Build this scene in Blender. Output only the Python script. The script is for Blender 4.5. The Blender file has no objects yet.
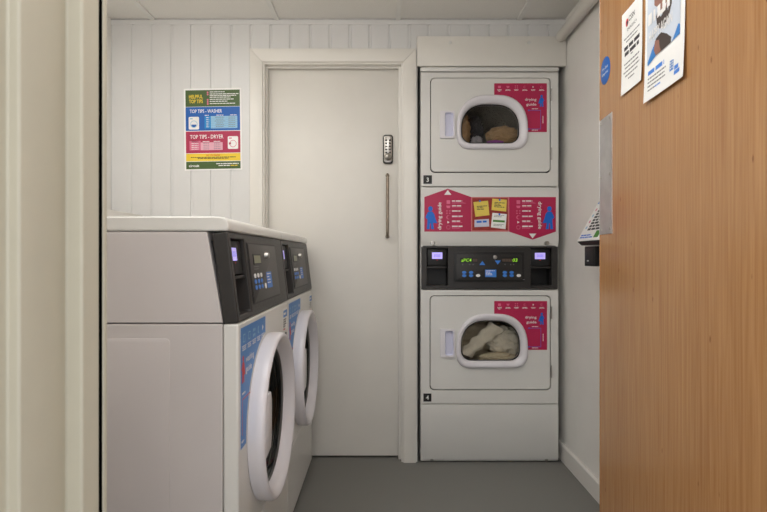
import bpy, bmesh, math, random
from mathutils import Vector, Matrix, noise

S = bpy.context.scene
COL = S.collection
R = math.radians

# ---------------------------------------------------------------- camera, world, exposure
FPX = 520.0                      # focal length in pixels of a 767 wide frame
VPX, VPY, CAMH = 382.0, 256.0, 1.025
cd = bpy.data.cameras.new('camera')
cd.sensor_width = 36.0
cd.lens = FPX / 767.0 * 36.0
cd.shift_x = (383.5 - VPX) / 767.0
cd.clip_start = 0.02
cd.dof.use_dof = True
cd.dof.focus_distance = 2.3
cd.dof.aperture_fstop = 10.0
cam = bpy.data.objects.new('camera', cd)
cam.location = (0, 0, CAMH)
cam.rotation_euler = (R(90), 0, 0)
COL.objects.link(cam)
S.camera = cam

W = bpy.data.worlds.new('World')
S.world = W
W.use_nodes = True
bg = W.node_tree.nodes['Background']
bg.inputs[0].default_value = (0.95, 0.97, 1.0, 1)
bg.inputs[1].default_value = 1.5

vs = S.view_settings
vs.view_transform = 'Standard'
vs.look = 'None'
vs.gamma = 1.0
vs.use_curve_mapping = False
vs.exposure = 0.0

CEIL_LIGHT = 7.6                 # emission of the ceiling panels
LIGHT_COL = (1.0, 0.99, 0.975)


# ---------------------------------------------------------------- materials
def lin(c):
    return tuple(((x / 255) / 12.92 if x / 255 <= 0.04045 else ((x / 255 + 0.055) / 1.055) ** 2.4) for x in c) + (1.0,)


MATS = {}


def mat(name, rgb, rough=0.5, metal=0.0, noise_amt=0.05, nscale=8.0, bump=0.0, bscale=400.0, emit=0.0, spec=0.5, coat=0.0):
    m = bpy.data.materials.new(name)
    m.use_nodes = True
    nt = m.node_tree
    b = nt.nodes['Principled BSDF']
    c = lin(rgb)
    tc = nt.nodes.new('ShaderNodeTexCoord')
    nz = nt.nodes.new('ShaderNodeTexNoise')
    nz.inputs['Scale'].default_value = nscale
    nz.inputs['Detail'].default_value = 4
    nt.links.new(tc.outputs['Object'], nz.inputs['Vector'])
    rp = nt.nodes.new('ShaderNodeValToRGB')
    k = noise_amt
    rp.color_ramp.elements[0].position = 0.3
    rp.color_ramp.elements[1].position = 0.7
    rp.color_ramp.elements[0].color = tuple(x * (1 - k) for x in c[:3]) + (1,)
    rp.color_ramp.elements[1].color = tuple(min(1, x * (1 + k)) for x in c[:3]) + (1,)
    nt.links.new(nz.outputs['Fac'], rp.inputs['Fac'])
    nt.links.new(rp.outputs['Color'], b.inputs['Base Color'])
    b.inputs['Roughness'].default_value = rough
    b.inputs['Metallic'].default_value = metal
    b.inputs['Specular IOR Level'].default_value = spec
    b.inputs['Coat Weight'].default_value = coat
    b.inputs['Coat Roughness'].default_value = 0.15
    if emit > 0:
        b.inputs['Emission Color'].default_value = c
        b.inputs['Emission Strength'].default_value = emit
    if bump > 0:
        n2 = nt.nodes.new('ShaderNodeTexNoise')
        n2.inputs['Scale'].default_value = bscale
        nt.links.new(tc.outputs['Object'], n2.inputs['Vector'])
        bp = nt.nodes.new('ShaderNodeBump')
        bp.inputs['Strength'].default_value = bump
        bp.inputs['Distance'].default_value = 0.002
        nt.links.new(n2.outputs['Fac'], bp.inputs['Height'])
        nt.links.new(bp.outputs['Normal'], b.inputs['Normal'])
    MATS[name] = m
    return m


mat('wall_paint', (232, 229, 223), 0.6, noise_amt=0.02, bump=0.1, bscale=150)
mat('cladding', (220, 219, 217), 0.38, noise_amt=0.015)
mat('ceiling_tile', (232, 229, 223), 0.9, noise_amt=0.04, nscale=220, bump=0.35, bscale=500)
mat('ceiling_grid', (228, 226, 221), 0.5)
mat('door_white', (226, 222, 214), 0.42, noise_amt=0.015, bump=0.05, bscale=60)
mat('trim_white', (229, 225, 217), 0.35, noise_amt=0.015)
mat('skirting', (226, 222, 216), 0.4, noise_amt=0.02)
mat('jamb_paint', (200, 194, 176), 0.45, noise_amt=0.02, nscale=20)
mat('seal_shade_black', (5, 5, 5), 1.0, spec=0.0)  # jamb seal, also the painted shade in the dryer door gaps
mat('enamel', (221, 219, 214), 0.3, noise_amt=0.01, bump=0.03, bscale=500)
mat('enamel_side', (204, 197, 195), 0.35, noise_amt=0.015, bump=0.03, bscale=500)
mat('white_plastic', (226, 222, 226), 0.25, noise_amt=0.01)
mat('pocket_shade_plastic', (212, 212, 230), 0.35, noise_amt=0.01)  # white plastic with the recess's bluish shading put into the colour
mat('charcoal', (42, 39, 37), 0.42, noise_amt=0.05, bump=0.15, bscale=900)
mat('charcoal_dark', (22, 21, 21), 0.5)
mat('plate_grey', (52, 48, 45), 0.4, noise_amt=0.05)
mat('black', (12, 12, 12), 0.45)
mat('steel', (176, 172, 166), 0.3, metal=1.0, noise_amt=0.06, nscale=30)
mat('brushed', (200, 198, 198), 0.42, metal=0.9, noise_amt=0.1, nscale=25)
mat('bronze', (150, 138, 124), 0.3, metal=1.0, noise_amt=0.15, nscale=30)
mat('rubber', (34, 34, 35), 0.5)
mat('pink', (182, 28, 78), 0.4, noise_amt=0.02)
mat('pink_pale', (222, 106, 142), 0.4)
mat('sticker_blue', (40, 122, 198), 0.4, noise_amt=0.02)
mat('hero_blue', (0, 104, 208), 0.4)
mat('sky_blue', (60, 130, 220), 0.4)
mat('print_white', (240, 238, 236), 0.5)
mat('paper', (244, 243, 240), 0.6)
mat('print_grey', (120, 118, 120), 0.6)
mat('print_dark', (52, 50, 54), 0.6)
mat('print_red', (206, 40, 50), 0.5)
mat('cork', (150, 44, 36), 0.6, noise_amt=0.25, nscale=120)
mat('cork_edge', (205, 110, 110), 0.5)
mat('note_yellow', (232, 206, 92), 0.6)
mat('note_lilac', (206, 206, 224), 0.6)
mat('note_green', (70, 132, 48), 0.6)
mat('poster_green', (66, 92, 38), 0.45)
mat('poster_blue', (0, 92, 178), 0.45)
mat('poster_cyan', (0, 140, 208), 0.45)
mat('poster_pale', (150, 196, 222), 0.45)
mat('poster_pink', (176, 40, 78), 0.45)
mat('poster_rose', (214, 110, 140), 0.45)
mat('poster_blush', (226, 170, 186), 0.45)
mat('poster_yellow', (240, 206, 52), 0.45)
mat('screen_lilac', (184, 172, 250), 0.3, emit=0.62)
mat('screen_ink', (110, 96, 190), 0.3, emit=0.4)
mat('digit_green', (150, 220, 50), 0.3, emit=0.55)
mat('digit_dim', (96, 74, 62), 0.4)
mat('lcd_green', (128, 130, 92), 0.3)
mat('light_pane', (255, 244, 228), 0.5)
mat('dark_metal', (70, 68, 66), 0.4, metal=0.9)
mat('skin', (150, 104, 88), 0.6)
mat('beard', (66, 54, 50), 0.6)
mat('photo_pale', (206, 214, 226), 0.6)
mat('photo_blue', (172, 190, 222), 0.6)
mat('linen', (250, 241, 224), 0.9, noise_amt=0.05, nscale=40, bump=0.3, bscale=700)
mat('linen_warm', (246, 231, 202), 0.9, noise_amt=0.05, nscale=40, bump=0.3, bscale=700)
mat('brown_cloth', (150, 120, 86), 0.95, noise_amt=0.1, nscale=60, bump=0.3, bscale=600)
mat('tan_cloth', (170, 140, 104), 0.95, noise_amt=0.1, nscale=60, bump=0.3, bscale=600)
mat('dark_cloth', (58, 56, 60), 0.95, noise_amt=0.2, nscale=60)
mat('purple_cloth', (150, 80, 160), 0.9, noise_amt=0.1, nscale=60)
mat('grey_cloth', (150, 148, 156), 0.9, noise_amt=0.1, nscale=60)

# diffuser pane that gives off light
b = MATS['light_pane'].node_tree.nodes['Principled BSDF']
b.inputs['Emission Color'].default_value = LIGHT_COL + (1,)
b.inputs['Emission Strength'].default_value = CEIL_LIGHT


def floor_mat():
    m = bpy.data.materials.new('vinyl_floor')
    m.use_nodes = True
    nt = m.node_tree
    b = nt.nodes['Principled BSDF']
    tc = nt.nodes.new('ShaderNodeTexCoord')
    vo = nt.nodes.new('ShaderNodeTexVoronoi')
    vo.inputs['Scale'].default_value = 160
    nt.links.new(tc.outputs['Object'], vo.inputs['Vector'])
    r1 = nt.nodes.new('ShaderNodeValToRGB')
    e = r1.color_ramp.elements
    e[0].position = 0.04; e[0].color = lin((150, 148, 142))
    e[1].position = 0.10; e[1].color = (0, 0, 0, 1)
    nt.links.new(vo.outputs['Distance'], r1.inputs['Fac'])
    # only some cells carry a fleck
    r3 = nt.nodes.new('ShaderNodeValToRGB')
    r3.color_ramp.elements[0].position = 0.80; r3.color_ramp.elements[0].color = (0, 0, 0, 1)
    r3.color_ramp.elements[1].position = 0.82; r3.color_ramp.elements[1].color = (1, 1, 1, 1)
    nt.links.new(vo.outputs['Color'], r3.inputs['Fac'])
    mu = nt.nodes.new('ShaderNodeMix'); mu.data_type = 'RGBA'; mu.blend_type = 'MULTIPLY'
    mu.inputs[0].default_value = 1.0
    nt.links.new(r1.outputs['Color'], mu.inputs[6]); nt.links.new(r3.outputs['Color'], mu.inputs[7])
    nz = nt.nodes.new('ShaderNodeTexNoise'); nz.inputs['Scale'].default_value = 350
    nt.links.new(tc.outputs['Object'], nz.inputs['Vector'])
    r2 = nt.nodes.new('ShaderNodeValToRGB')
    r2.color_ramp.elements[0].position = 0.35; r2.color_ramp.elements[0].color = lin((104, 103, 99))
    r2.color_ramp.elements[1].position = 0.65; r2.color_ramp.elements[1].color = lin((134, 132, 127))
    nt.links.new(nz.outputs['Fac'], r2.inputs['Fac'])
    ad = nt.nodes.new('ShaderNodeMix'); ad.data_type = 'RGBA'; ad.blend_type = 'ADD'
    ad.inputs[0].default_value = 0.5
    nt.links.new(r2.outputs['Color'], ad.inputs[6]); nt.links.new(mu.outputs[2], ad.inputs[7])
    nt.links.new(ad.outputs[2], b.inputs['Base Color'])
    b.inputs['Roughness'].default_value = 0.55
    MATS['floor'] = m


def wood_mat():
    m = bpy.data.materials.new('oak_veneer')
    m.use_nodes = True
    nt = m.node_tree
    b = nt.nodes['Principled BSDF']
    tc = nt.nodes.new('ShaderNodeTexCoord')
    mp = nt.nodes.new('ShaderNodeMapping')
    mp.inputs['Scale'].default_value = (170, 170, 5.0)
    nt.links.new(tc.outputs['Object'], mp.inputs['Vector'])
    nz = nt.nodes.new('ShaderNodeTexNoise')
    nz.inputs['Scale'].default_value = 1.0; nz.inputs['Detail'].default_value = 6
    nz.inputs['Distortion'].default_value = 0.4
    nt.links.new(mp.outputs['Vector'], nz.inputs['Vector'])
    mp2 = nt.nodes.new('ShaderNodeMapping')
    mp2.inputs['Scale'].default_value = (14, 14, 0.6)
    nt.links.new(tc.outputs['Object'], mp2.inputs['Vector'])
    n2 = nt.nodes.new('ShaderNodeTexNoise'); n2.inputs['Scale'].default_value = 1.0
    n2.inputs['Detail'].default_value = 3
    nt.links.new(mp2.outputs['Vector'], n2.inputs['Vector'])
    r1 = nt.nodes.new('ShaderNodeValToRGB')
    r1.color_ramp.elements[0].position = 0.3; r1.color_ramp.elements[0].color = lin((166, 117, 72))
    r1.color_ramp.elements[1].position = 0.7; r1.color_ramp.elements[1].color = lin((188, 141, 92))
    nt.links.new(nz.outputs['Fac'], r1.inputs['Fac'])
    r2 = nt.nodes.new('ShaderNodeValToRGB')
    r2.color_ramp.elements[0].position = 0.3; r2.color_ramp.elements[0].color = (0.91, 0.89, 0.87, 1)
    r2.color_ramp.elements[1].position = 0.7; r2.color_ramp.elements[1].color = (1, 1, 1, 1)
    nt.links.new(n2.outputs['Fac'], r2.inputs['Fac'])
    mu = nt.nodes.new('ShaderNodeMix'); mu.data_type = 'RGBA'; mu.blend_type = 'MULTIPLY'
    mu.inputs[0].default_value = 1.0
    nt.links.new(r1.outputs['Color'], mu.inputs[6]); nt.links.new(r2.outputs['Color'], mu.inputs[7])
    # sparse small knots
    mp3 = nt.nodes.new('ShaderNodeMapping'); mp3.inputs['Scale'].default_value = (26, 26, 9)
    nt.links.new(tc.outputs['Object'], mp3.inputs['Vector'])
    vo = nt.nodes.new('ShaderNodeTexVoronoi'); vo.inputs['Scale'].default_value = 1.0
    nt.links.new(mp3.outputs['Vector'], vo.inputs['Vector'])
    r3 = nt.nodes.new('ShaderNodeValToRGB')
    r3.color_ramp.elements[0].position = 0.03; r3.color_ramp.elements[0].color = (0.5, 0.42, 0.36, 1)
    r3.color_ramp.elements[1].position = 0.07; r3.color_ramp.elements[1].color = (1, 1, 1, 1)
    nt.links.new(vo.outputs['Distance'], r3.inputs['Fac'])
    mu2 = nt.nodes.new('ShaderNodeMix'); mu2.data_type = 'RGBA'; mu2.blend_type = 'MULTIPLY'
    mu2.inputs[0].default_value = 1.0
    nt.links.new(mu.outputs[2], mu2.inputs[6]); nt.links.new(r3.outputs['Color'], mu2.inputs[7])
    nt.links.new(mu2.outputs[2], b.inputs['Base Color'])
    b.inputs['Roughness'].default_value = 0.2
    b.inputs['Specular IOR Level'].default_value = 0.5
    MATS['wood'] = m


def drum_mat():
    m = bpy.data.materials.new('perforated_steel')
    m.use_nodes = True
    nt = m.node_tree
    b = nt.nodes['Principled BSDF']
    tc = nt.nodes.new('ShaderNodeTexCoord')
    vo = nt.nodes.new('ShaderNodeTexVoronoi'); vo.inputs['Scale'].default_value = 150
    nt.links.new(tc.outputs['Object'], vo.inputs['Vector'])
    r = nt.nodes.new('ShaderNodeValToRGB')
    r.color_ramp.elements[0].position = 0.22; r.color_ramp.elements[0].color = (0.01, 0.01, 0.01, 1)
    r.color_ramp.elements[1].position = 0.28; r.color_ramp.elements[1].color = lin((165, 160, 152))
    nt.links.new(vo.outputs['Distance'], r.inputs['Fac'])
    nt.links.new(r.outputs['Color'], b.inputs['Base Color'])
    b.inputs['Metallic'].default_value = 0.9
    b.inputs['Roughness'].default_value = 0.35
    MATS['drum'] = m


def glass_mat(name, tint, ior=1.45, strength=1.0):
    m = bpy.data.materials.new(name)
    m.use_nodes = True
    nt = m.node_tree
    nt.nodes.remove(nt.nodes['Principled BSDF'])
    out = nt.nodes['Material Output']
    tr = nt.nodes.new('ShaderNodeBsdfTransparent'); tr.inputs[0].default_value = tint
    gl = nt.nodes.new('ShaderNodeBsdfGlossy'); gl.inputs['Roughness'].default_value = 0.04
    gl.inputs[0].default_value = (0.9, 0.92, 0.9, 1)
    fr = nt.nodes.new('ShaderNodeFresnel'); fr.inputs[0].default_value = ior
    mx = nt.nodes.new('ShaderNodeMixShader')
    nt.links.new(fr.outputs[0], mx.inputs[0])
    nt.links.new(tr.outputs[0], mx.inputs[1]); nt.links.new(gl.outputs[0], mx.inputs[2])
    nt.links.new(mx.outputs[0], out.inputs['Surface'])
    MATS[name] = m


floor_mat(); wood_mat(); drum_mat()
glass_mat('dryer_glass', (0.95, 0.94, 0.91, 1))
glass_mat('washer_glass', (0.42, 0.42, 0.41, 1))


# ---------------------------------------------------------------- geometry helpers
class Frame:
    def __init__(s, o, u, v, w):
        s.o, s.u, s.v, s.w = Vector(o), Vector(u).normalized(), Vector(v).normalized(), Vector(w).normalized()

    def __call__(s, a, b, c=0.0):
        return s.o + s.u * a + s.v * b + s.w * c


ORG = {}       # object name -> world origin of its thing


class MB:
    """collects shapes into one mesh"""

    def __init__(s):
        s.bm = bmesh.new(); s.mats = []

    def mi(s, m):
        if m not in s.mats:
            s.mats.append(m)
        return s.mats.index(m)

    def _face(s, vs_, i):
        try:
            f = s.bm.faces.new(vs_); f.material_index = i
            return f
        except ValueError:
            return None

    def absorb(s, bm, m):
        i = s.mi(m)
        vm = {}
        for v in bm.verts:
            vm[v] = s.bm.verts.new(v.co)
        for f in bm.faces:
            s._face([vm[v] for v in f.verts], i)
        bm.free()

    def box(s, x0, x1, y0, y1, z0, z1, m, bev=0.0, seg=2):
        t = bmesh.new()
        bmesh.ops.create_cube(t, size=1.0)
        for v in t.verts:
            v.co = Vector(((x0 + x1) / 2 + v.co.x * (x1 - x0), (y0 + y1) / 2 + v.co.y * (y1 - y0), (z0 + z1) / 2 + v.co.z * (z1 - z0)))
        if bev:
            bmesh.ops.bevel(t, geom=list(t.edges), offset=bev, segments=seg, profile=0.5, affect='EDGES')
        s.absorb(t, m)

    def fbox(s, F, u0, u1, v0, v1, w0, w1, m, bev=0.0, seg=2):
        t = bmesh.new()
        bmesh.ops.create_cube(t, size=1.0)
        for v in t.verts:
            v.co = F((u0 + u1) / 2 + v.co.x * (u1 - u0), (v0 + v1) / 2 + v.co.y * (v1 - v0), (w0 + w1) / 2 + v.co.z * (w1 - w0))
        if bev:
            bmesh.ops.bevel(t, geom=list(t.edges), offset=bev, segments=seg, profile=0.5, affect='EDGES')
        bmesh.ops.recalc_face_normals(t, faces=t.faces)
        s.absorb(t, m)

    def flat(s, F, pts, w, m):
        i = s.mi(m)
        s._face([s.bm.verts.new(F(a, b, w)) for a, b in pts], i)

    def rect(s, F, u0, u1, v0, v1, w, m):
        s.flat(F, [(u0, v0), (u1, v0), (u1, v1), (u0, v1)], w, m)

    def disc(s, F, u, v, ru, rv, w, m, n=20):
        s.flat(F, [(u + ru * math.cos(2 * math.pi * k / n), v + rv * math.sin(2 * math.pi * k / n)) for k in range(n)], w, m)

    def prism(s, F, pts, w0, w1, m, holes=(), bev=0.0, seg=2):
        t = bmesh.new()
        if not holes:
            t.faces.new([t.verts.new(F(a, b, w0)) for a, b in pts])
        else:
            es = []
            for loop in [pts] + list(holes):
                vs_ = [t.verts.new(F(a, b, w0)) for a, b in loop]
                for k in range(len(vs_)):
                    es.append(t.edges.new((vs_[k], vs_[(k + 1) % len(vs_)])))
            bmesh.ops.triangle_fill(t, use_beauty=True, use_dissolve=False, edges=es, normal=F.w)
        ex = bmesh.ops.extrude_face_region(t, geom=list(t.faces))
        for g in ex['geom']:
            if isinstance(g, bmesh.types.BMVert):
                g.co += F.w * (w1 - w0)
        bmesh.ops.recalc_face_normals(t, faces=t.faces)
        if bev:
            es = [e for e in t.edges if len(e.link_faces) == 2 and e.calc_face_angle(0) > 0.6]
            bmesh.ops.bevel(t, geom=es, offset=bev, segments=seg, profile=0.5, affect='EDGES', clamp_overlap=True)
        s.absorb(t, m)

    def loft(s, rings, m, closed=True, cap0=False, cap1=False):
        i = s.mi(m)
        vr = [[s.bm.verts.new(p) for p in r] for r in rings]
        n = len(vr[0])
        for a, b_ in zip(vr, vr[1:]):
            for k in range(n if closed else n - 1):
                s._face([a[k], a[(k + 1) % n], b_[(k + 1) % n], b_[k]], i)
        if cap0: s._face(list(reversed(vr[0])), i)
        if cap1: s._face(vr[-1], i)

    def lathe(s, F, u, v, prof, m, n=64, cap0=False, cap1=False):
        """prof = [(w, r)...] about F's w axis through (u, v)"""
        rings = [[F(u + r * math.cos(2 * math.pi * k / n), v + r * math.sin(2 * math.pi * k / n), w) for k in range(n)] for w, r in prof]
        s.loft(rings, m, True, cap0, cap1)

    def tube(s, path, r, m, n=12, cap=True):
        rings = []
        path = [Vector(p) for p in path]
        up = Vector((0.0, 0.3, 1.0)).normalized()
        for i, p in enumerate(path):
            d = (path[min(i + 1, len(path) - 1)] - path[max(i - 1, 0)]).normalized()
            a = d.cross(up)
            if a.length < 0.1: a = d.cross(Vector((1, 0.1, 0)))
            a.normalize(); b_ = d.cross(a).normalized()
            rr = r[i] if isinstance(r, (list, tuple)) else r
            rings.append([p + a * rr * math.cos(2 * math.pi * k / n) + b_ * rr * math.sin(2 * math.pi * k / n) for k in range(n)])
        s.loft(rings, m, True, cap, cap)

    def text(s, F, body, u, v, h, w, m, rot=0.0, align='LEFT', width=None, bold=0.0, shear=0.0, depth_res=2):
        """text with capital height h, lower left (or centre) at (u, v)"""
        cu = bpy.data.curves.new('lettering', 'FONT')
        cu.body = body; cu.size = 1.0; cu.resolution_u = depth_res; cu.offset = bold
        cu.align_x = 'LEFT'; cu.space_line = 0.9
        ob = bpy.data.objects.new('lettering', cu)
        me = bpy.data.meshes.new_from_object(ob)
        i = s.mi(m)
        if len(me.vertices) == 0:
            return
        xs = [q.co.x for q in me.vertices]
        x0, x1 = min(xs), max(xs)
        k = h / 0.73
        kx = k if width is None else width / (x1 - x0)
        tw = (x1 - x0) * kx
        off = {'LEFT': 0, 'CENTER': -tw / 2, 'RIGHT': -tw}[align]
        ca, sa = math.cos(rot), math.sin(rot)
        vm = []
        for q in me.vertices:
            a = (q.co.x - x0) * kx + off + shear * q.co.y * k; b_ = q.co.y * k
            vm.append(s.bm.verts.new(F(u + a * ca - b_ * sa, v + a * sa + b_ * ca, w)))
        for p in me.polygons:
            s._face([vm[j] for j in p.vertices], i)
        bpy.data.objects.remove(ob); bpy.data.curves.remove(cu); bpy.data.meshes.remove(me)

    def bars(s, F, u, v, lens, h, gap, w, m, rot=0.0, align='LEFT'):
        """lines of print too small to read, going down from (u, v)"""
        ca, sa = math.cos(rot), math.sin(rot)
        for k, ln in enumerate(lens):
            y1 = -k * (h + gap); y0 = y1 - h
            a0 = 0 if align == 'LEFT' else -ln / 2
            # broken into word-length dashes
            x = a0; rnd = random.Random(int(ln * 1e5) + k)
            end = a0 + ln
            while x < end - 1e-6:
                wl = min(end - x, h * rnd.uniform(2.0, 5.5))
                s.flat(F, [(u + a * ca - b_ * sa, v + a * sa + b_ * ca) for a, b_ in ((x, y0), (x + wl, y0), (x + wl, y1), (x, y1))], w, m)
                x += wl + h * 0.6

    def build(s, name, parent=None, bevel=0.0, seg=2, angle=35, origin=None, subsurf=0):
        me = bpy.data.meshes.new(name)
        org = ORG.get(parent.name, Vector((0, 0, 0))) if parent else Vector(origin or (0, 0, 0))
        for v in s.bm.verts: v.co -= org
        s.bm.normal_update()
        s.bm.to_mesh(me); s.bm.free()
        for m in s.mats: me.materials.append(MATS[m])
        for p in me.polygons: p.use_smooth = True
        me.set_sharp_from_angle(angle=R(angle))
        o = bpy.data.objects.new(name, me)
        COL.objects.link(o)
        if parent:
            o.parent = parent
        else:
            o.location = org
        ORG[o.name] = org
        if bevel:
            md = o.modifiers.new('soft_edges', 'BEVEL')
            md.width = bevel; md.segments = seg; md.limit_method = 'ANGLE'; md.angle_limit = R(40)
            md.harden_normals = False
        return o


def tag(o, label=None, cat=None, group=None, kind=None):
    if label: o['label'] = label
    if cat: o['category'] = cat
    if group: o['group'] = group
    if kind: o['kind'] = kind
    return o


def thing(name, loc, label, cat, group=None):
    o = bpy.data.objects.new(name, None)
    o.empty_display_size = 0.1
    COL.objects.link(o)
    o.location = loc
    ORG[o.name] = Vector(loc)
    return tag(o, label, cat, group)


def rrect(u0, u1, v0, v1, r, n=6):
    pts = []
    for cx, cy, a0 in ((u1 - r, v0 + r, -90), (u1 - r, v1 - r, 0), (u0 + r, v1 - r, 90), (u0 + r, v0 + r, 180)):
        for k in range(n + 1):
            a = R(a0 + 90 * k / n)
            pts.append((cx + r * math.cos(a), cy + r * math.sin(a)))
    return pts


def dshape(l, r, b, t, n=10, off=0.0):
    """porthole of the dryers: arched top, flat bottom"""
    l -= off; r += off; b -= off; t += off
    w, h = r - l, t - b
    tx, ty, bx, by = 0.43 * w, 0.62 * h, 0.20 * w, 0.27 * h
    pts = []
    for cx, cy, rx, ry, a0 in ((r - bx, b + by, bx, by, -90), (r - tx, t - ty, tx, ty, 0), (l + tx, t - ty, tx, ty, 90), (l + bx, b + by, bx, by, 180)):
        for k in range(n + 1):
            a = R(a0 + 90 * k / n)
            c_, s_ = math.cos(a), math.sin(a)
            e = 0.87
            pts.append((cx + rx * math.copysign(abs(c_) ** e, c_), cy + ry * math.copysign(abs(s_) ** e, s_)))
    return pts


def circ(u, v, r, n=64):
    return [(u + r * math.cos(2 * math.pi * k / n), v + r * math.sin(2 * math.pi * k / n)) for k in range(n)]


def hero(mb, F, u, v, h, w, m, flip=1):
    """plain figure in a cape, hand on hip; (u, v) is the ground point"""
    def P(pts): return [(u + flip * a * h, v + b_ * h) for a, b_ in pts]
    mb.disc(F, u, v + 0.885 * h, 0.10 * h, 0.112 * h, w, m)
    mb.flat(F, P([(-0.10, 0.76), (0.08, 0.77), (0.17, 0.66), (0.22, 0.46), (0.30, 0.26), (0.12, 0.27), (0.10, 0.25), (-0.14, 0.25), (-0.13, 0.42), (-0.21, 0.50), (-0.20, 0.56)]), w, m)
    mb.flat(F, P([(-0.14, 0.26), (-0.02, 0.26), (-0.03, 0.0), (-0.16, 0.0)]), w, m)
    mb.flat(F, P([(0.01, 0.26), (0.12, 0.26), (0.16, 0.0), (0.03, 0.0)]), w, m)


# ================================================================= SETTING
XL, XR = -1.348, 0.912          # side walls
YB = 2.587                      # face of the panelled back wall
CEIL = 2.199
FY0 = 0.655                     # inside face of the front wall
ALC = 3.40                      # back of the alcove

mb = MB(); mb.box(-2.2, 2.2, -1.6, ALC + 0.1, -0.06, 0.0, 'floor')
tag(mb.build('floor'), kind='structure')

mb = MB(); mb.box(XL - 0.12, XL, 0.45, YB + 0.10, 0, CEIL + 0.1, 'wall_paint')
tag(mb.build('wall_left'), kind='structure')
mb = MB(); mb.box(XR, XR + 0.12, 0.45, ALC + 0.1, 0, CEIL + 0.1, 'wall_paint')
tag(mb.build('wall_right'), kind='structure')

# front wall with the doorway the camera looks through
mb = MB()
mb.box(XL - 0.12, -0.385, 0.47, FY0, 0, CEIL + 0.1, 'wall_paint')
mb.box(0.585, XR + 0.12, 0.47, FY0, 0, CEIL + 0.1, 'wall_paint')
mb.box(-0.385, 0.585, 0.47, FY0, 2.06, CEIL + 0.1, 'wall_paint')
tag(mb.build('wall_front'), kind='structure')

# left jamb: stepped rebates, black seal, and a last bead on the room side
FT = Frame((0, 0, 0), (1, 0, 0), (0, 1, 0), (0, 0, 1))
mb = MB()
mb.prism(FT, [(-0.42, 0.40), (-0.3728, 0.40), (-0.3728, 0.517), (-0.3605, 0.5172), (-0.3605, 0.590), (-0.3632, 0.594), (-0.3632, 0.598), (-0.345, 0.5985), (-0.345, 0.6352), (-0.356, 0.6352), (-0.356, 0.6436), (-0.3447, 0.6436), (-0.3447, 0.6537), (-0.42, 0.6537)], 0.0, 2.05, 'jamb_paint')
mb.box(-0.385, 0.585, 0.59, 0.66, 2.02, 2.06, 'jamb_paint')
mb.prism(FT, [(0.565, 0.40), (0.62, 0.40), (0.62, 0.655), (0.594, 0.655), (0.594, 0.60), (0.565, 0.60)], 0.0, 2.05, 'jamb_paint')
jamb = tag(mb.build('trim_1', bevel=0.0025), kind='structure')
mb = MB(); mb.box(-0.356, -0.3462, 0.6353, 0.6435, 0.0, 2.02, 'seal_shade_black')
mb.build('seal_gap_shade', jamb)

# panelled back wall: boards with grooves
G0, GS = -0.6517, 0.0984


def cladding(mb, x0, x1, z0, z1, ztop=None):
    xs = [(x0, YB)]
    k = math.ceil((x0 - G0 - 0.006) / GS)
    while G0 + k * GS < x1 - 0.006:
        g = G0 + k * GS
        if g > x0 + 0.006:
            xs += [(g - 0.007, YB), (g - 0.0055, YB + 0.005), (g + 0.0045, YB + 0.005), (g + 0.0075, YB)]
        k += 1
    xs.append((x1, YB))
    rings = [[Vector((x, y, z)) for x, y in xs] for z in (z0, z1)]
    mb.loft([[Vector((x, y, z0)) for x, y in xs], [Vector((x, y, z1)) for x, y in xs]], 'cladding', closed=False)


mb = MB()
cladding(mb, XL, -0.60, 0, 2.176)
cladding(mb, -0.60, 0.12, 2.0, 2.176)
cladding(mb, 0.12, XR, 1.985, 2.176)
mb.box(XL, XR, YB - 0.003, YB + 0.02, 2.176, CEIL + 0.02, 'cladding')
mb.box(XL - 0.12, -0.60, YB + 0.006, YB + 0.12, 0, CEIL + 0.1, 'cladding')
mb.box(-0.60, XR, YB + 0.006, YB + 0.12, 2.0, CEIL + 0.1, 'cladding')
mb.box(0.12, 0.176, YB + 0.002, ALC, 0, 2.0, 'wall_paint')
mb.box(0.12, XR, ALC, ALC + 0.08, 0, 2.1, 'wall_paint')
mb.box(0.176, XR, YB + 0.12, ALC, 2.0, 2.1, 'wall_paint')
tag(mb.build('wall_back'), kind='structure')

# boxing behind the washers, along the left wall
mb = MB(); mb.box(XL, -1.19, FY0, YB, 0, 1.228, 'trim_white', bev=0.004)
tag(mb.build('trim_2'), kind='structure')

# ceiling: mineral tiles in a white grid
mb = MB()
mb.box(XL - 0.12, XR + 0.12, 0.47, YB + 0.12, CEIL + 0.006, CEIL + 0.09, 'ceiling_tile')
for gx in (-1.139, -0.523, 0.080, 0.682):
    mb.box(gx - 0.012, gx + 0.012, FY0, YB - 0.003, CEIL - 0.003, CEIL + 0.012, 'ceiling_grid')
for gy in (2.36, 1.76, 1.16):
    mb.box(XL, XR, gy - 0.012, gy + 0.012, CEIL - 0.0035, CEIL + 0.0125, 'ceiling_grid')
mb.box(XL, XR, YB - 0.005, YB - 0.003, CEIL - 0.0005, CEIL + 0.003, 'brushed')  # grey strip drawn in for the shadow gap where tiles meet wall
tag(mb.build('ceiling'), kind='structure')

# corridor outside the doorway
mb = MB(); mb.box(-2.2, 2.2, -1.6, 0.47, CEIL + 0.006, CEIL + 0.09, 'ceiling_tile')
tag(mb.build('ceiling_corridor'), kind='structure')

# skirting on the right wall
mb = MB()
FS = Frame((0, FY0, 0), (1, 0, 0), (0, 0, 1), (0, 1, 0))
mb.prism(FS, [(XR, 0), (XR - 0.016, 0), (XR - 0.016, 0.080), (XR - 0.009, 0.087), (XR, 0.087)], 0, ALC - FY0, 'skirting')
tag(mb.build('baseboard_right', bevel=0.0015), kind='structure')

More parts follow.
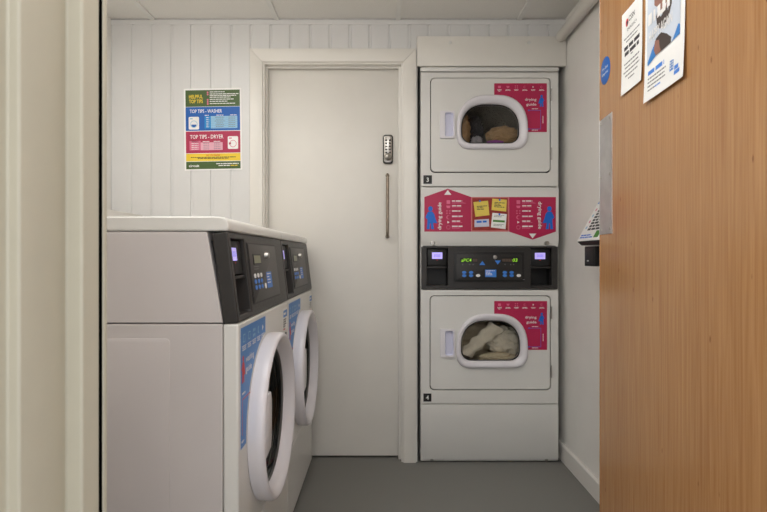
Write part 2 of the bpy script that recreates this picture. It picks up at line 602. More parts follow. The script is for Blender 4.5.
# ---- white door in the back wall
FD = Frame((0, 0, 0), (1, 0, 0), (0, 0, 1), (0, -1, 0))      # faces the camera: w = -Y
dr = bpy.data.objects.new('door_1', None); COL.objects.link(dr); dr.location = (-0.24, 2.65, 0)
ORG[dr.name] = Vector((-0.24, 2.65, 0)); tag(dr, 'plain white flush door with mitred white casing in the panelled wall', kind='structure')
mb = MB(); mb.box(-0.590, 0.092, 2.646, 2.686, 0.009, 1.985, 'door_white', bev=0.002)
mb.build('leaf', dr)
mb = MB()


def portal(mb, xo0, xo1, zo, xi0, xi1, zi, y0, y1, m, bev):
    mb.prism(FD, [(xo0, 0), (xi0, 0), (xi0, zi), (xi1, zi), (xi1, 0), (xo1, 0), (xo1, zo), (xo0, zo)], -y1, -y0, m, bev=bev)


ci, co = (-0.592, 0.105, 1.987), (-0.655, 0.1685, 2.053)
for pts in ([(co[0], 0), (ci[0], 0), (ci[0], ci[2]), (co[0], co[2])], [(co[0], co[2]), (ci[0], ci[2]), (ci[1], ci[2]), (co[1], co[2])], [(ci[1], 0), (co[1], 0), (co[1], co[2]), (ci[1], ci[2])]):
    mb.prism(FD, pts, -2.60, -2.574, 'trim_white', bev=.0022)
portal(mb, -0.65, 0.165, 2.05, -0.584, 0.096, 1.980, 2.585, 2.63, 'trim_white', 0.002)
portal(mb, -0.64, 0.160, 2.04, -0.577, 0.0825, 1.972, 2.618, 2.643, 'trim_white', 0.002)
portal(mb, -0.64, 0.125, 2.04, -0.591, 0.093, 1.986, 2.643, 2.70, 'trim_white', 0.0)
mb.build('door_frame', dr)
mb = MB(); mb.box(-0.64, 0.125, 2.70, 2.72, 0, 2.04, 'black'); mb.build('door_backing', dr)
# keypad lock
SL = 196.5


def D1(px, py): return ((px - VPX) / SL, CAMH + (VPY - py) / SL)


FL = Frame((0, 2.646, 0), (1, 0, 0), (0, 0, 1), (0, -1, 0))
u0, v1 = D1(382.9, 135.2); u1, v0 = D1(393.0, 164.2)
mb = MB()
mb.prism(FL, rrect(u0, u1, v0, v1, 0.014), 0, 0.014, 'dark_metal', bev=0.003)
mb.prism(FL, rrect(u0 + .006, u1 - .006, v0 + .006, v1 - .006, 0.012), 0.012, 0.018, 'steel', bev=0.002)
lk = mb.build('keypad_lock', dr)
for r_ in range(5):
    for c_ in range(2):
        mb = MB(); cu = (u0 + u1) / 2 + (-0.009 + 0.018 * c_); cv = v1 - 0.030 - r_ * 0.0155
        mb.fbox(FL, cu - .0055, cu + .0055, cv - .004, cv + .004, 0.017, 0.0215, 'dark_metal', bev=0.001)
        mb.build('lock_button', lk)
mb = MB(); cu = (u0 + u1) / 2; cv = v0 + 0.032
mb.lathe(FL, cu, cv, [(0.016, 0.017), (0.024, 0.019), (0.034, 0.017), (0.040, 0.010), (0.042, 0.0)], 'steel', n=24)
mb.build('lock_knob', lk)
# pull handle
hx, zt = D1(387.4, 175.6); _, zb = D1(387.4, 236.4)
mb = MB(); path = []
for a in range(0, 91, 15): path.append((hx, 2.646 - 0.030 - 0.02 * math.sin(R(a)) , zt + 0.0 - 0.02 * (1 - math.cos(R(a)))))
path = [(hx, 2.646, zt)] + path
low = [(x, y, zb + (zt - z)) for x, y, z in reversed(path)]
mb.tube(path + low, 0.0076, 'bronze')
for z in (zt, zb): mb.lathe(Frame((hx, 2.646, z), (1, 0, 0), (0, 0, 1), (0, -1, 0)), 0, 0, [(0, 0.010), (0.003, 0.010), (0.004, 0.008), (0.004, 0.0)], 'bronze', n=20)
mb.build('pull_handle', dr)

# ---- boxing panel over the dryers
mb = MB(); mb.box(0.1725, XR - 0.003, 2.561, 2.584, 1.962, 2.108, 'door_white', bev=0.002)
fp = tag(mb.build('filler_panel', origin=(0.54, 2.572, 1.962)), 'plain white horizontal boxing panel above the stacked dryers', 'panel')
for px in (450.5, 529):
    x = (px - VPX) / 203; z = CAMH + (VPY - 42.5) / 203
    mb = MB(); mb.lathe(Frame((x, 2.561, z), (1, 0, 0), (0, 0, 1), (0, -1, 0)), 0, 0, [(0, 0.009), (0.002, 0.0085), (0.003, 0.005), (0.003, 0)], 'enamel', n=20)
    mb.build('screw_cap', fp)

# ---- pipe along the top of the right wall
mb = MB(); mb.tube([(0.8785, FY0 + 0.004, 2.102), (0.8785, 1.4, 2.102), (0.8785, 2.553, 2.102), (0.8785, 2.560, 2.102)], [0.026, 0.026, 0.026, 0.022], 'trim_white', n=28)
tag(mb.build('wall_pipe', origin=(0.879, 1.6, 2.07)), 'white round pipe running along the top of the right wall', 'pipe')

# ================================================================= CEILING LIGHT (the room's lamps and an added corridor fill)


def ceiling_light(x, y, label, z=CEIL):
    t = thing('ceiling_light', (x, y, z), label, 'ceiling light')
    mb = MB()
    mb.prism(FT, [(x - .297, y - .297), (x + .297, y - .297), (x + .297, y + .297), (x - .297, y + .297)], z - 0.014, z - 0.0040, 'ceiling_grid')
    mb.build('light_frame', t, bevel=0.002)
    mb = MB(); mb.box(x - .276, x + .276, y - .276, y + .276, z - 0.064, z - 0.0135, 'light_pane', bev=.01)
    mb.build('diffuser', t)


ceiling_light(-0.831, 1.5, 'square lit ceiling panel above the washers near the left wall')
ceiling_light(0.0, 0.98, 'square lit ceiling panel beside the open wooden door')


ceiling_light(-0.1, -0.55, 'added fill light panel, out of view in the corridor before the doorway')  # unseen lamp added to fill the lower fronts through the doorway

# ================================================================= STACKED DRYERS
SD = 202.0
YD = FPX / SD                    # plane of the dryer fronts


def P(px, py): return ((px - VPX) / SD, CAMH + (VPY - py) / SD)


def PX(px): return (px - VPX) / SD


def PZ(py): return CAMH + (VPY - py) / SD


FR = Frame((0, YD, 0), (1, 0, 0), (0, 0, 1), (0, -1, 0))
dx0, dx1 = PX(420.6), PX(558.5)
T = thing('stacked_dryer', ((dx0 + dx1) / 2, YD + 0.3, 0), 'tall white stack of two tumble dryers numbered 3 and 4 beside the white door', 'tumble dryer')

mb = MB()       # shell
mb.box(dx0, dx0 + 0.012, YD + 0.004, YD + 0.66, 0.014, PZ(72.2), 'enamel')
mb.box(dx1 - 0.012, dx1, YD + 0.004, YD + 0.66, 0.014, PZ(72.2), 'enamel')
mb.box(dx0 + .012, dx1 - .012, YD + 0.64, YD + 0.66, 0.014, PZ(72.2), 'enamel')
mb.box(dx0 + .012, dx1 - .012, YD + 0.03, YD + 0.64, 0.02, 0.03, 'enamel')
mb.box(dx0 + .012, dx1 - .012, YD + 0.02, YD + 0.64, PZ(187.5), PZ(186.2), 'enamel')
mb.box(dx0 + .012, dx1 - .012, YD + 0.02, YD + 0.64, PZ(290), PZ(289), 'enamel')
mb.box(dx0 + .012, dx1 - .012, YD + 0.05, YD + 0.64, PZ(246.5) , PZ(246), 'enamel')
mb.build('cabinet', T, bevel=0.002)
mb = MB(); mb.box(dx0 - 0.001, dx1 + 0.001, YD - 0.004, YD + 0.66, PZ(71.4), PZ(67.3), 'enamel', bev=0.004)
mb.build('top_cap', T)
for fx in (dx0 + .05, dx1 - .05):
    for fy in (YD + .06, YD + .6):
        mb = MB(); mb.lathe(FT, fx, fy, [(0, 0.02), (0.014, 0.02), (0.02, 0.012), (0.021, 0)], 'rubber', n=16, cap0=True); mb.build('foot', T)


def guide_sticker(FW, u0, u1, v0, v1, ring, parent, base, w, fig='hero_blue'):
    """the pink sheet beside the porthole; FW faces the reader; ring = D outline it is cut around"""
    mb = MB()
    cut = [p for p in ring if p[0] >= u0 and p[1] >= v0 and p[0] > (u0 + u1) / 2 - 0.2]
    cut.sort(key=lambda p: (p[0], -p[1]))
    cut = [p for p in cut if p[1] > v0 + 0.001]
    cv_ = max(p[1] for p in cut)
    pts = [(u1, v0), (u1, v1), (u0, v1), (u0, cv_)] + cut[1:] + [(cut[-1][0], v0)]
    pts = list(reversed(pts))
    mb.prism(FW, pts, w, w + 0.0006, base)
    W2 = w + 0.0009
    h = v1 - v0; wd = u1 - u0
    # captioned symbols along the top
    for k in range(6):
        cu = u0 + wd * (0.10 + 0.16 * k); cv = v1 - h * 0.075
        if k == 4:
            mb.flat(FW, [(cu - .003, cv - .005), (cu + .004, cv), (cu - .003, cv + .005)], W2, 'print_white')
        elif k == 2:
            for a in (-1, 1):
                for b_ in (-1, 1): mb.rect(FW, cu + a * .005 - .0025, cu + a * .005 + .0025, cv + b_ * .005 - .0025, cv + b_ * .005 + .0025, W2, 'pink_pale')
        elif k == 1:
            mb.flat(FW, [(cu - .008, cv + .005), (cu - .005, cv - .005), (cu + .005, cv - .005), (cu + .008, cv + .005)], W2, 'pink_pale')
        elif k in (3, 5):
            mb.disc(FW, cu, cv, .006, .006, W2, 'pink_pale'); mb.disc(FW, cu + .001, cv, .0045, .0045, W2 + .0002, base)
        else:
            mb.rect(FW, cu - .007, cu + .007, cv - .006, cv + .006, W2, 'pink_pale')
        mb.bars(FW, cu, v1 - h * 0.125, [0.022, 0.018 if k % 2 == 0 else 0.026, 0.010][: (3 if k == 0 else 2)], 0.0022, 0.0020, W2, 'print_white', align='CENTER')
    return mb, W2


def dryer_door(name, l, r, t, b_, ring, glass, stick, hpx):
    L, Rr, Tt, Bb = PX(l), PX(r), PZ(t), PZ(b_)
    rl, rr, rt, rb = PX(ring[0]), PX(ring[1]), PZ(ring[2]), PZ(ring[3])
    gl, gr, gt, gb = PX(glass[0]), PX(glass[1]), PZ(glass[2]), PZ(glass[3])
    hl, hr, ht, hb = PX(hpx[0]), PX(hpx[1]), PZ(hpx[2]), PZ(hpx[3])
    inner = dshape(rl, rr, rb, rt, off=-0.012)
    pocket = rrect(hl + .024, hr - .006, hb + .008, ht - .008, .010)
    mb = MB()
    mb.prism(FR, rrect(L + .0035, Rr - .0055, Bb + .0055, Tt - .0035, 0.020), -0.0195, 0.002, 'enamel', holes=[inner, pocket])
    d = mb.build(name, T, bevel=0.0025, seg=3)
    mb = MB(); mb.prism(FR, rrect(L - .012, Rr + .012, Bb - .012, Tt + .012, 0.03), -0.028, -0.0205, 'seal_shade_black', holes=[rrect(L + .012, Rr - .012, Bb + .012, Tt - .012, 0.015)])
    mb.build('seal_gap_shade', d)  # black frame stands in for the shadow in the gap round the door
    # porthole ring, lofted
    prof = [(0.0, 0.002), (0.001, 0.010), (-0.004, 0.018), (-0.010, 0.021), (-0.016, 0.020)]
    rings = [[FR(a, c, w_) for a, c in dshape(rl, rr, rb, rt, off=o_)] for o_, w_ in prof]
    for o_, w_ in ((0.005, 0.014), (0.001, 0.004), (0.0, -0.006), (-0.001, -0.03)):
        rings.append([FR(a, c, w_) for a, c in dshape(gl, gr, gb, gt, off=o_)])
    mb = MB(); mb.loft(rings, 'white_plastic', True)
    mb.build('window_ring', d, angle=60)
    mb = MB()
    mb.loft([[FR(a, c, w_) for a, c in dshape(gl, gr, gb, gt, off=o_)] for o_, w_ in ((-.0005, -0.004), (-.0045, -0.004), (-.0045, -.008))], 'black')
    mb.build('window_seal', d)
    mb = MB(); mb.flat(FR, dshape(gl, gr, gb, gt, off=-0.003), -0.007, 'dryer_glass')
    mb.build('window_glass', d)
    # pull pocket
    mb = MB()
    mb.prism(FR, rrect(hl, hr, hb, ht, .006), 0.002, 0.013, 'white_plastic', holes=[pocket], bev=0.0)
    mb.build('handle', d, bevel=0.003)
    mb = MB()
    pc = [FR(a, c, -0.0) for a, c in pocket]
    rings = [[FR(a, c, 0.0115) for a, c in pocket], [FR(a, c, -0.002) for a, c in rrect(hl + .029, hr - .010, hb + .013, ht - .013, .008)]]
    mb.loft(rings, 'pocket_shade_plastic', True, False, True)
    mb.build('handle_pocket', d)
    for hy in (t + (b_ - t) * 0.18, t + (b_ - t) * 0.80):
        mb = MB(); z = PZ(hy); mb.tube([(Rr + .002, YD - .003, z - .03), (Rr + .002, YD - .003, z + .03)], 0.0038, 'steel', n=10); mb.build('hinge', d)
    # drum behind the porthole
    cx, cz = (gl + gr) / 2, (gb + gt) / 2
    # sticker
    su0, su1, sv1, sv0 = PX(stick[0]), PX(stick[1]), PZ(stick[2]), PZ(stick[3])
    outer = dshape(rl, rr, rb, rt, n=16, off=-0.002)
    mbs, W2 = guide_sticker(FR, su0, su1, sv0, sv1, outer, d, 'pink', 0.002)
    k = (su1 - su0)
    mbs.text(FR, 'drying', su0 + k * .80, sv1 - (sv1 - sv0) * .355, .0130, W2, 'print_white', align='RIGHT', width=.056, bold=.012)
    mbs.text(FR, 'guide', su0 + k * .80, sv1 - (sv1 - sv0) * .455, .0130, W2, 'print_white', align='RIGHT', width=.050, bold=.012)
    hero(mbs, FR, su0 + k * .90, sv1 - (sv1 - sv0) * .48, (sv1 - sv0) * .245, W2, 'hero_blue', -1)
    x0, x1, y0, y1 = su0 + k * .66, su0 + k * .885, sv0 + (sv1 - sv0) * .06, sv0 + (sv1 - sv0) * .45
    for a in ((x0, x1, y1 - .0018, y1), (x1 - .0018, x1, y0, y1), (x0, x1, y0, y0 + .0018)): mbs.rect(FR, *a, W2, 'hero_blue')
    for yy in (y0 + .001, y1 - .001): mbs.flat(FR, [(x0 - .007, yy), (x0 + .002, yy - .005), (x0 + .002, yy + .005)], W2, 'hero_blue')
    mbs.bars(FR, (x0 + x1) / 2, y1 + .008, [.030], .003, .001, W2, 'print_white', align='CENTER')
    mbs.bars(FR, (x0 + x1) / 2, y0 - .003, [.030], .003, .001, W2, 'print_white', align='CENTER')
    mbs.bars(FR, x1 + .009, (y0 + y1) / 2, [.036], .003, .001, W2, 'print_white', rot=R(90), align='CENTER')
    mbs.build('guide_sticker', d)
    return L, Rr, Tt, Bb, cx, cz


def front_panel(name, y0, y1, hole, badge, digit):
    mb = MB()
    mb.prism(FR, [(dx0, PZ(y1)), (dx1, PZ(y1)), (dx1, PZ(y0)), (dx0, PZ(y0))], -0.02, 0.0, 'enamel', holes=[rrect(PX(hole[0]), PX(hole[1]), PZ(hole[3]), PZ(hole[2]), 0.022)])
    p = mb.build(name, T, bevel=0.002)
    mb = MB()
    a0, a1, c1, c0 = PX(badge[0]), PX(badge[1]), PZ(badge[2]), PZ(badge[3])
    mb.fbox(FR, a0, a1, c0, c1, 0.0, 0.0012, 'black')
    mb.text(FR, digit, (a0 + a1) / 2, c0 + .010, .021, .0016, 'print_white', align='CENTER', bold=.015)
    mb.build('number_badge', p)


def drum(cx, cz, rad=0.25):
    F_ = Frame((cx, YD, cz), (1, 0, 0), (0, 0, 1), (0, -1, 0))
    mb = MB()
    n = 48
    rings = []
    for w in (-0.034, -0.05, -0.56):
        ring = []
        for k in range(n):
            rr_ = 0.20 if w == -0.034 else rad
            if w != -0.034 and k % 16 in (0, 1): rr_ -= 0.05
            ring.append(F_(rr_ * math.cos(2 * math.pi * k / n), rr_ * math.sin(2 * math.pi * k / n), w))
        rings.append(ring)
    mb.loft(rings, 'drum', True, False, True)
    return mb.build('drum', T)


front_panel('upper_front', 72.4, 186.2, (430.3, 550.8, 77.8, 172.8), (423.4, 431.9, 175.3, 183.8), '3')
U = dryer_door('upper_door', 430.3, 550.8, 77.8, 172.8, (456.4, 527.4, 95.6, 149.4), (461.3, 519.3, 104.2, 143.4), (494.1, 546.7, 83.5, 132.2), (439.8, 454.4, 111.4, 138.6))
front_panel('lower_front', 290.2, 403.8, (429.8, 550.8, 295.5, 390.4), (423.4, 431.4, 393.5, 401.5), '4')
Lo = dryer_door('lower_door', 429.8, 550.8, 295.5, 390.4, (456.2, 527.3, 313.7, 367.5), (461.2, 520.2, 320.6, 360.8), (494.1, 546.9, 301.0, 349.8), (440.0, 454.4, 328.9, 356.7))
drum(U[4], U[5] + 0.02); drum(Lo[4], Lo[5] + 0.02)

# bottom panel
mb = MB()
FX = Frame((dx0, 0, 0), (0, 1, 0), (0, 0, 1), (1, 0, 0))
zt_, zk, zb_ = PZ(404.6), PZ(458.2), 0.006
mb.prism(FX, [(YD, zt_), (YD, zk), (YD + .012, zb_), (YD + .03, zb_), (YD + .03, zt_)], 0.0, dx1 - dx0, 'enamel')
bpn = mb.build('base_panel', T, bevel=0.002)
for px in (432, 547):
    mb = MB(); mb.lathe(Frame((PX(px), YD + .006, PZ(460.2)), (1, 0, 0), (0, 0, 1), (0, -1, 0.4)), 0, 0, [(0, .008), (.003, .007), (.004, 0)], 'steel', n=14); mb.build('screw', bpn)

# middle service panel with the guide sign
mb = MB()
zt_, zk, zb_ = PZ(187.6), PZ(240.6), PZ(246.2)
mb.prism(FX, [(YD - .006, zt_), (YD - .006, zk), (YD + .006, zb_), (YD + .03, zb_), (YD + .03, zt_)], 0.0, dx1 - dx0, 'enamel')
sp = mb.build('service_panel', T, bevel=0.002)
for px in (432.7, 546.6):
    mb = MB(); mb.lathe(Frame((PX(px), YD - .002, PZ(243)), (1, 0, 0), (0, 0, 1), (0, -1, -0.4)), 0, 0, [(0, .013), (.003, .012), (.0045, .006), (.0035, 0)], 'steel', n=20); mb.build('screw', sp)

FM = Frame((0, YD - .006, 0), (1, 0, 0), (0, 0, 1), (0, -1, 0))


def arrow_sheet(left, right, top, bottom, apex, up):
    mb = MB()
    l, r, t, b_ = PX(left), PX(right), PZ(top), PZ(bottom); ax, az = PX(apex[0]), PZ(apex[1])
    if up: pts = [(l, b_), (r, b_), (r, t), (ax, az), (l, t)]
    else: pts = [(l, b_), (ax, az), (r, b_), (r, t), (l, t)]
    mb.prism(FM, pts, 0, .0006, 'pink')
    w = .0009
    s_ = 1 if up else -1
    mb.flat(FM, [(ax - .018, az - s_ * .030), (ax + .018, az - s_ * .030), (ax, az - s_ * .006)][::s_], w, 'print_white')
    fu = l + .030 if up else r - .032
    hero(mb, FM, fu, b_ + .012, .114, w, 'hero_blue', 1 if up else -1)
    if up: mb.text(FM, 'drying guide', PX(441.0), PZ(229.8), .0185, w, 'print_white', rot=R(90), width=.135, bold=.010)
    else: mb.text(FM, 'drying guide', PX(538.0), PZ(201.8), .0185, w, 'print_white', rot=R(-90), width=.135, bold=.010)
    iu = PX(448.2) if up else PX(518.0)
    tu = PX(451.8) if up else PX(521.8)
    for k, yy in enumerate((202.2, 207.0, 212.2, 217.4, 222.3, 227.4)):
        v = PZ(yy)
        if k == 4: mb.flat(FM, [(iu - .005, v - .006), (iu + .006, v), (iu - .005, v + .006)], w, 'print_white')
        elif k == 2:
            for a in (-1, 1):
                for c in (-1, 1): mb.rect(FM, iu + a * .007 - .003, iu + a * .007 + .003, v + c * .006 - .003, v + c * .006 + .003, w, 'pink_pale')
        elif k in (3, 5):
            mb.disc(FM, iu, v, .010, .010, w, 'pink_pale'); mb.disc(FM, iu + (.003 if k == 3 else 0), v, .008, .008, w + .0002, 'pink')
        elif k == 1: mb.flat(FM, [(iu - .011, v + .006), (iu - .007, v - .006), (iu + .007, v - .006), (iu + .011, v + .006)], w, 'pink_pale')
        else: mb.rect(FM, iu - .009, iu + .009, v - .009, v + .009, w, 'pink_pale')
        mb.bars(FM, tu, v + .008, [(.050, .045, .042, .052, .040, .052)[k]], .0055, .002, w, 'print_white')
        mb.bars(FM, tu, v + .000, [(.060, .048, .0, .042, .050, .044)[k], (.068, 0, 0, 0, 0, .040)[k]], .0024, .002, w, 'pink_pale')
    return mb.build('guide_sticker', sp)


arrow_sheet(424.2, 471.0, 197.2, 231.7, (447.6, 188.9), True)
arrow_sheet(508.7, 555.4, 197.2, 231.7, (532.2, 239.7), False)
# printed pin board between the arrows
mb = MB()
mb.fbox(FM, PX(471.1), PX(508.5), PZ(231.7), PZ(197.2), 0, .0008, 'cork_edge')
mb.rect(FM, PX(472.1), PX(507.4), PZ(230.4), PZ(198.2), .0010, 'cork')


def note(zx, zy, ox, oy, k, m):
    return [P(ox + x * k, oy + y * k) for x, y in zip(zx, zy)]


K1, K2 = 0.11725, 0.1171
q = note((470, 590, 578, 453), (272, 258, 135, 147), 420, 185, K1, 0); mb.flat(FM, q, .0014, 'note_yellow')
mb.bars(FM, PX(476.6), PZ(206.3), [.050, .030, .034], .0035, .004, .0017, 'print_dark', rot=R(4))
q = note((462, 588, 585, 462), (360, 355, 290, 298), 420, 185, K1, 0); mb.flat(FM, q, .0014, 'note_lilac')
mb.bars(FM, PX(476.2), PZ(221.2), [.050], .009, .004, .0017, 'hero_blue', rot=R(3))
q = note((52, 178, 183, 60), (215, 228, 127, 118), 485, 185, K2, 0); mb.flat(FM, q, .0014, 'note_yellow')
mb.bars(FM, PX(494.2), PZ(202.2), [.052, .028, .034, .050], .0035, .0035, .0017, 'print_dark', rot=R(-4))
q = note((47, 172, 183, 60), (362, 378, 250, 238), 485, 185, K2, 0); mb.flat(FM, q, .0014, 'paper')
mb.bars(FM, PX(493.8), PZ(215.0), [.050, .040], .0025, .004, .0017, 'print_grey', rot=R(-3))
mb.flat(FM, [P(492.6, 221.9), P(504.3, 222.6), P(504.4, 220.6), P(492.7, 219.9)], .0017, 'note_green')
mb.bars(FM, PX(493.2), PZ(224.0), [.052, .044], .0025, .004, .0017, 'print_grey', rot=R(-3))
for px, py in ((479.6, 201.2), (499.4, 200.0), (499.0, 214.4)): mb.disc(FM, PX(px), PZ(py), .0045, .0055, .0020, 'hero_blue', n=12)
mb.build('pin_board_sticker', sp)

# ---- black control panel between the two dryers
cpL, cpR, cpT, cpB = PX(421.2), PX(558.0), PZ(246.9), PZ(289.2)



bayL = (PX(426.9), PX(448.0), PZ(285.6), PZ(248.2))
bayR = (PX(530.8), PX(551.8), PZ(285.6), PZ(248.2))
mb = MB()
mb.prism(FR, [(cpL, cpB), (cpR, cpB), (cpR, cpT), (cpL, cpT)], -0.03, 0.0, 'charcoal',
         holes=[[(a, c), (b_, c), (b_, d_), (a, d_)] for a, b_, c, d_ in (bayL, bayR)])
for a, b_, c, d_ in (bayL, bayR):       # recess behind each card bay
    mb.loft([[FR(x, z, w) for x, z in ((a, c), (b_, c), (b_, d_), (a, d_))] for w in (-0.03, -0.085)], 'charcoal_dark', True, False, True)
cp = mb.build('control_panel', T, bevel=0.002)


def reader(F_, a, b_, c, d_, parent, scr, w0=-0.03):
    """card reader: block with lit screen in the top of the bay, ledge below"""
    mid = d_ - (d_ - c) * 0.47
    mb = MB()
    mb.fbox(F_, a + .004, b_ - .004, mid, d_ - .003, -0.06, w0 + .016, 'charcoal_dark', bev=.003)
    mb.fbox(F_, a + .001, b_ - .001, mid - .012, mid - .004, -0.07, w0 + .018, 'charcoal', bev=.002)
    rd = mb.build('card_reader', parent)
    mb = MB(); s0, s1, t0, t1 = scr
    w = w0 + .0165
    mb.fbox(F_, s0, s1, t0, t1, w - .004, w, 'screen_lilac')
    for k in range(3):
        vv = t1 - (t1 - t0) * (.3 + .15 * k)
        mb.bars(F_, s0 + (s1 - s0) * .2, vv, [(s1 - s0) * .6], (t1 - t0) * .07, 0, w + .0004, 'screen_ink')
    mb.disc(F_, (s0 + s1) / 2, t0 - (t1 - t0) * .16, .004, .0025, w + .0005, 'print_red', n=10)
    mb.build('reader_screen', parent)


reader(FR, *bayL, cp, (PX(432.3), PX(442.7), PZ(258.9), PZ(252.4)))
reader(FR, *bayR, cp, (PX(535.7), PX(546.1), PZ(259.1), PZ(252.8)))
mb = MB()
mb.prism(FR, rrect(PX(454.0), PX(524.2), PZ(281.8), PZ(252.0), .006), 0, .003, 'charcoal_dark', bev=.0012)
mb.prism(FR, rrect(PX(456.4), PX(521.6), PZ(279.6), PZ(254.6), .005), .003, .0045, 'charcoal', bev=.0008)
w = .0047
for cx in (462.5, 469.5, 473.0, 504.8, 510.5, 513.4): mb.rect(FR, PX(cx) - .002, PX(cx) + .002, PZ(264.9), PZ(264.0), w + .0003, 'print_grey')
mb.bars(FR, PX(522.6), PZ(279.2), [.010], .003, 0, .0034, 'print_grey')
mb.build('control_plate', cp)
mb = MB(); mb.fbox(FR, PX(460.0), PX(477.4), PZ(262.5), PZ(257.9), .003, w, 'black')
mb.text(FR, 'aPC4', PX(461.0), PZ(261.7), .0165, w + .0004, 'digit_green', width=.050, bold=.008, shear=.12)
for k in range(3): mb.rect(FR, PX(472.6) + k * .008, PX(472.6) + k * .008 + .006, PZ(261.6), PZ(258.7), w + .0004, 'digit_dim')
mb.build('display', cp)
mb = MB(); mb.fbox(FR, PX(501.2), PX(518.6), PZ(262.5), PZ(257.6), .003, w, 'black')
mb.text(FR, '03', PX(512.1), PZ(261.8), .0175, w + .0004, 'digit_green', width=.024, bold=.008, shear=.12)
for k in range(6): mb.rect(FR, PX(502.2) + k * .008, PX(502.2) + k * .008 + .006, PZ(261.6), PZ(258.7), w + .0004, 'digit_dim')
mb.build('display', cp)
for (cx, cy, up) in ((482.1, 263.1, 1), (497.5, 262.4, -1)):
    mb = MB(); a, c = P(cx, cy)
    mb.prism(FR, [(a - .0145, c - up * .0095), (a + .0145, c - up * .0095), (a, c + up * .0105)][::up], .0045, .006, 'sky_blue'); mb.build('select_button', cp)
for cx, cy, m_ in ((464.0, 272.4, 'sky_blue'), (470.9, 272.4, 'sky_blue'), (464.0, 275.6, 'sky_blue'), (470.9, 275.6, 'sky_blue'), (477.9, 275.5, 'print_white'),
                   (504.6, 272.4, 'sky_blue'), (511.4, 272.4, 'sky_blue'), (504.6, 275.5, 'sky_blue'), (511.4, 275.5, 'sky_blue'), (518.5, 275.5, 'print_white')):
    mb = MB(); a, c = P(cx, cy)
    mb.prism(FR, [(a + .0108 * math.cos(k * math.pi / 9), c + .0072 * math.sin(k * math.pi / 9)) for k in range(18)], .0045, .006, m_); mb.build('button', cp)
mb = MB(); mb.fbox(FR, PX(484.9), PX(496.1), PZ(277.0), PZ(269.6), .0045, .0052, 'sky_blue')
mb.bars(FR, PX(485.5), PZ(270.4), [.045, .022, .030, .034], .0028, .004, .0056, 'print_white'); mb.build('instruction_label', cp)
mb = MB(); a, c = P(494.8, 257.2)
mb.lathe(FR, a, c, [(.003, .010), (.010, .0095), (.012, .006), (.012, 0)], 'steel', n=18); mb.build('key_lock', cp)


# ---- laundry seen through the portholes
def crumple(name, c, sx, sy, sz, m, seed, label, cat, group, amp=0.35, freq=9.0, rotz=0, rotx=0, roty=0, sub=5):
    t = bmesh.new()
    bmesh.ops.create_icosphere(t, subdivisions=sub, radius=1.0)
    off = Vector((seed * 7.3, seed * 3.1, seed * 1.7))
    M = Matrix.Rotation(R(rotz), 3, 'Z') @ Matrix.Rotation(R(roty), 3, 'Y') @ Matrix.Rotation(R(rotx), 3, 'X')
    for v in t.verts:
        p = v.co.copy()
        n = 1 - abs(noise.noise(p * 1.6 + off)) * 1.6
        n2 = 1 - abs(noise.noise(p * 3.6 + off * 2)) * 1.8
        n3 = 1 - abs(noise.noise(p * 7.5 + off * 3)) * 1.8
        fold = 1 - abs(noise.noise(Vector((p.x * 1.2 + p.z * 1.6, p.y * 1.2, p.z * 4.2 - p.x * 2.6)) + off * 4)) * 2.2
        k = 0.68 + amp * (0.40 * n + 0.24 * n2 + 0.12 * n3 + 0.42 * fold)
        q = Vector((p.x * sx, p.y * sy, p.z * sz)) * k
        v.co = Vector(c) + M @ q
    mb = MB(); mb.absorb(t, m)
    o = mb.build(name, None, angle=180, origin=c)
    return tag(o, label, cat, group)


cx, cz = Lo[4], Lo[5]
yb = YD + 0.062
crumple('laundry_sheet', (cx + .092, yb + .060, cz - .022), .100, .045, .082, 'linen', 2, 'crumpled white sheet heaped on the right behind the glass of the lower dryer', 'laundry', 'white laundry in the lower dryer', roty=30)
crumple('laundry_sheet', (cx + .050, yb + .010, cz - .100), .105, .028, .030, 'linen_warm', 5, 'cream cloth lying along the bottom of the porthole of the lower dryer', 'laundry', 'white laundry in the lower dryer')
crumple('laundry_towel', (cx + .00, yb + .22, cz - .04), .20, .07, .13, 'linen_warm', 9, 'white cloth furthest back in the lower dryer', 'laundry', 'white laundry in the lower dryer', roty=10)
# folded towel lying diagonally
mb = MB()
rings = []
a0, a1 = Vector((cx - .115, yb, cz - .080)), Vector((cx + .040, yb - .008, cz + .068))
ax = (a1 - a0).normalized(); sd = Vector((0, 1, 0)); nn = ax.cross(sd).normalized()
for i in range(25):
    f = i / 24
    p = a0.lerp(a1, f); hw = .030 + .006 * f + .004 * math.sin(f * 21); th = .026
    ring = []
    for k in range(28):
        a = 2 * math.pi * k / 28
        rr_ = 1 + .10 * math.sin(3 * a + f * 4) + .06 * math.sin(7 * a + f * 9)
        ring.append(p + nn * hw * math.cos(a) * rr_ + sd * th * math.sin(a) * rr_ + ax * (.008 * math.sin(2 * a) if i in (0, 24) else 0))
    rings.append(ring)
mb.loft(rings, 'linen', True, True, True)
tag(mb.build('laundry_towel', None, angle=50, origin=tuple(a0)), 'rolled white towel slanting across the porthole of the lower dryer', 'laundry', 'white laundry in the lower dryer')

